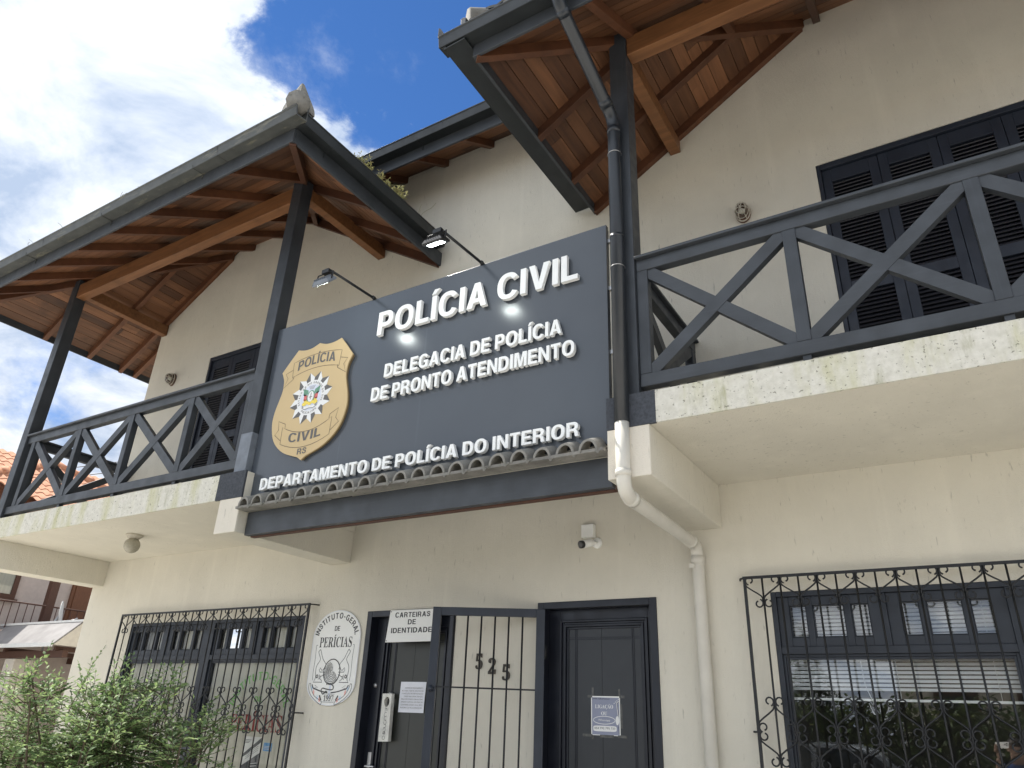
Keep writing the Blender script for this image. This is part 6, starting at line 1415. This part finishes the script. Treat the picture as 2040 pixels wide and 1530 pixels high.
for sx in (-1.3, 1.32):
    for s in (-1, 1):
        wh = MB(); wh.lathe([(.20, -.10), (.30, -.10), (.32, -.06), (.32, .06), (.30, .10), (.20, .10)], (x_c+sx, y_c+s*.80, .32), 'y', 24); W_ = wh.build('wheel', 'tyre', CR)
        rm = MB(); rm.lathe([(0, s*.085), (.05, s*.09), (.19, s*.075), (.205, s*.09), (.205, -s*.06)], (x_c+sx, y_c+s*.80, .32), 'y', 20); rm.build('rim', 'steel', W_)
for s in (-1, 1):
    m_ = MB(); m_.box(x_c+.82, x_c+.98, y_c+s*.90, y_c+s*1.04, .98, 1.12); m_.build('wing_mirror', 'white_metal', CR, bevel=.03)
    m_ = MB(); m_.box(x_c+1.92, x_c+2.085, y_c+s*.46, y_c+s*.76, .62, .75); m_.build('headlight', 'lamp_glass', CR, bevel=.02)

# ---- the photographer, standing behind the camera
PR = empty('person', (.10, -5.72, 0), 'person in a blue top holding up a white phone, reflected in the window', 'person')
def skinned(name, verts, edges, radii, mat_, parent, sub=2, root=0, post=None):
    me = bpy.data.meshes.new(name); o_ = ORG[parent.name]; me.from_pydata([V(v)-o_ for v in verts], edges, []); o = bpy.data.objects.new(name, me); COL.objects.link(o)
    o.modifiers.new('skin', 'SKIN'); o.modifiers.new('sub', 'SUBSURF').levels = sub; o.modifiers['sub'].render_levels = sub
    for i, d in enumerate(me.skin_vertices[0].data): d.radius = radii[i] if isinstance(radii[i], tuple) else (radii[i],)*2; d.use_root = (i == root)
    bpy.context.view_layer.update(); dg = bpy.context.evaluated_depsgraph_get(); m2 = bpy.data.meshes.new_from_object(o.evaluated_get(dg))
    o.modifiers.clear(); o.data = m2; o.parent = parent; ORG[o.name] = o_
    for p in m2.polygons: p.use_smooth = True
    m2.materials.clear()
    for mm in mat_: m2.materials.append(MATS[mm])
    if post:
        for p in m2.polygons: p.material_index = post(p.center+o_)
    return o
ZS = .915; B_ = V((.10, -5.74, 0)); vs = []; es = []; rd = []
def jt(p, r, parent=None):
    vs.append(tuple(B_+V((p[0], p[1], p[2]*ZS)))); rd.append(r); i = len(vs)-1
    if parent is not None: es.append((parent, i))
    return i
pel = jt((0, 0, .94), (.155, .115)); wst = jt((0, 0, 1.08), (.140, .105), pel); chs = jt((0, .0, 1.27), (.165, .115), wst); shc = jt((0, -.01, 1.40), (.11, .085), chs); nk = jt((0, .01, 1.475), .055, shc); hd0 = jt((0, .03, 1.555), (.068, .078), nk); hd1 = jt((0, .035, 1.635), (.075, .092), hd0); hd2 = jt((0, .02, 1.695), (.055, .068), hd1)
chin = jt((0, .075, 1.535), .034, hd0); nose = jt((0, .122, 1.60), .011, hd1)
hands = []
for s in (-1, 1):
    sh = jt((s*.165, 0, 1.385), .062, shc); el = jt((s*.235, .17, 1.20), .044, sh); wr = jt((s*.120-.06, .385, 1.52), .028, el); hands.append((s, B_+V((s*.120-.06, .385, 1.52*ZS))))
    hp = jt((s*.09, 0, .88), .085, pel); kn = jt((s*.11, .02, .49), .058, hp); an = jt((s*.12, -.01, .10), .042, kn); to = jt((s*.14, .13, .045), .038, an)
    ear = jt((s*.082, .02, 1.60), .016, hd1)
def pmat(c):
    if c.z < .10: return 3
    if c.z < .97*ZS: return 2
    if c.z > 1.455*ZS or (c.y > B_.y+.22 and c.z > 1.25): return 0
    return 1
skinned('body', vs, es, rd, ['skin', 'cloth_blue', 'cloth_jeans', 'shoe'], PR, post=pmat)
# phone, tilted with the camera and just behind it
fwd, rgt, up_ = _f, _r2, _u2
pc = CAM-fwd*.030-rgt*.045+up_*-.015
for s, wpos in hands:
    vs, es, rd = [], [], []; B_ = V((0, 0, 0)); ZS = 1
    grip = pc+rgt*(s*.070)-up_*.02-fwd*.018
    d = (grip-wpos); a0 = jt(wpos, (.022, .026)); a1 = jt(wpos+d*.5, (.018, .036), a0); a2 = jt(wpos+d*.85, (.015, .038), a1)
    for k in range(4):
        o_ = up_*(.030-.020*k); base = wpos+d*.85+o_
        q1 = jt(base+fwd*.020+rgt*(s*.012), .0088, a2); q2 = jt(base+fwd*(.043)-rgt*(s*(.002)), .0080, q1); q3 = jt(base+fwd*.040-rgt*(s*(.024+.003*(k % 2))), .0068, q2)
    t1 = jt(wpos+d*.6+up_*.034-fwd*.012, .011, a1); t2 = jt(wpos+d*.95+up_*.04-fwd*.016-rgt*(s*.016), .0095, t1); t3 = jt(wpos+d*1.05+up_*.03-fwd*.012-rgt*(s*.034), .0078, t2)
    skinned('hand', vs, es, rd, ['skin'], PR, sub=2)
m_ = MB(); m_.lathe([(.080, 0), (.085, .03), (.086, .06), (.076, .10), (.045, .128), (0, .135)], (.10, -5.74+.012, 1.60*.915), 'z', 18); m_.v = [(p[0], (-5.728)+(p[1]+5.728)*1.12, p[2]) for p in m_.v]; m_.build('hair', 'hair', PR)
m_ = MB()
for s in (-1, 1): m_.lathe([(0, .104), (.009, .101), (.012, .092)], (.10+s*.032, -5.74+.012, 1.615*.915), 'y', 10)
m_.build('eyes', 'plastic_black', PR)
PH = empty('phone', tuple(pc), 'white phone held up by the photographer, reflected in the window', 'phone')
m_ = MB()
def PP(a, b_, c): return pc+rgt*a+up_*b_+fwd*c
m_.add([PP(-.078, -.037, -.004), PP(.078, -.037, -.004), PP(.078, .037, -.004), PP(-.078, .037, -.004), PP(-.078, -.037, .004), PP(.078, -.037, .004), PP(.078, .037, .004), PP(-.078, .037, .004)], [(0, 3, 2, 1), (4, 5, 6, 7), (0, 1, 5, 4), (1, 2, 6, 5), (2, 3, 7, 6), (3, 0, 4, 7)]); m_.build('case', 'plastic_white', PH, bevel=.003)
m_ = MB()
for a, b_ in ((.058, .018), (.058, -.006), (.036, .006)): m_.tube([PP(a, b_, .004), PP(a, b_, .0065)], .008, 14)
m_.build('phone_lens', 'plastic_black', PH)

SP = empty('spotlight', (-.80, -.62, 6.93), 'tiny black spotlight clamped under the roof rafters beside the drainpipe post', 'spotlight')
spd = px_dir(1400, 62); spp = CAM+spd*((-.95-CAM.y)/spd.y)
ORG[SP.name] = spp; SP.location = spp
m_ = MB(); m_.tube([spp+V((0, 0, .05)), spp+V((.005, 0, -.01))], .010, 8); m_.tube([spp+V((-.03, -.02, -.005)), spp+V((.045, -.03, -.03))], .026, 12, rr=[.018, .030]); m_.build('spotlight_body', 'plastic_black', SP)
m_ = MB(); m_.tube([spp+V((.03, -.03, .035)), spp+V((.05, -.035, .012))], .006, 6); m_.build('clip', 'steel', SP)

# every part keeps the label and category only where it was given one
for o in list(bpy.data.objects):
    if o.type == 'MESH' and o.parent is not None and 'category' in o: del o['category']
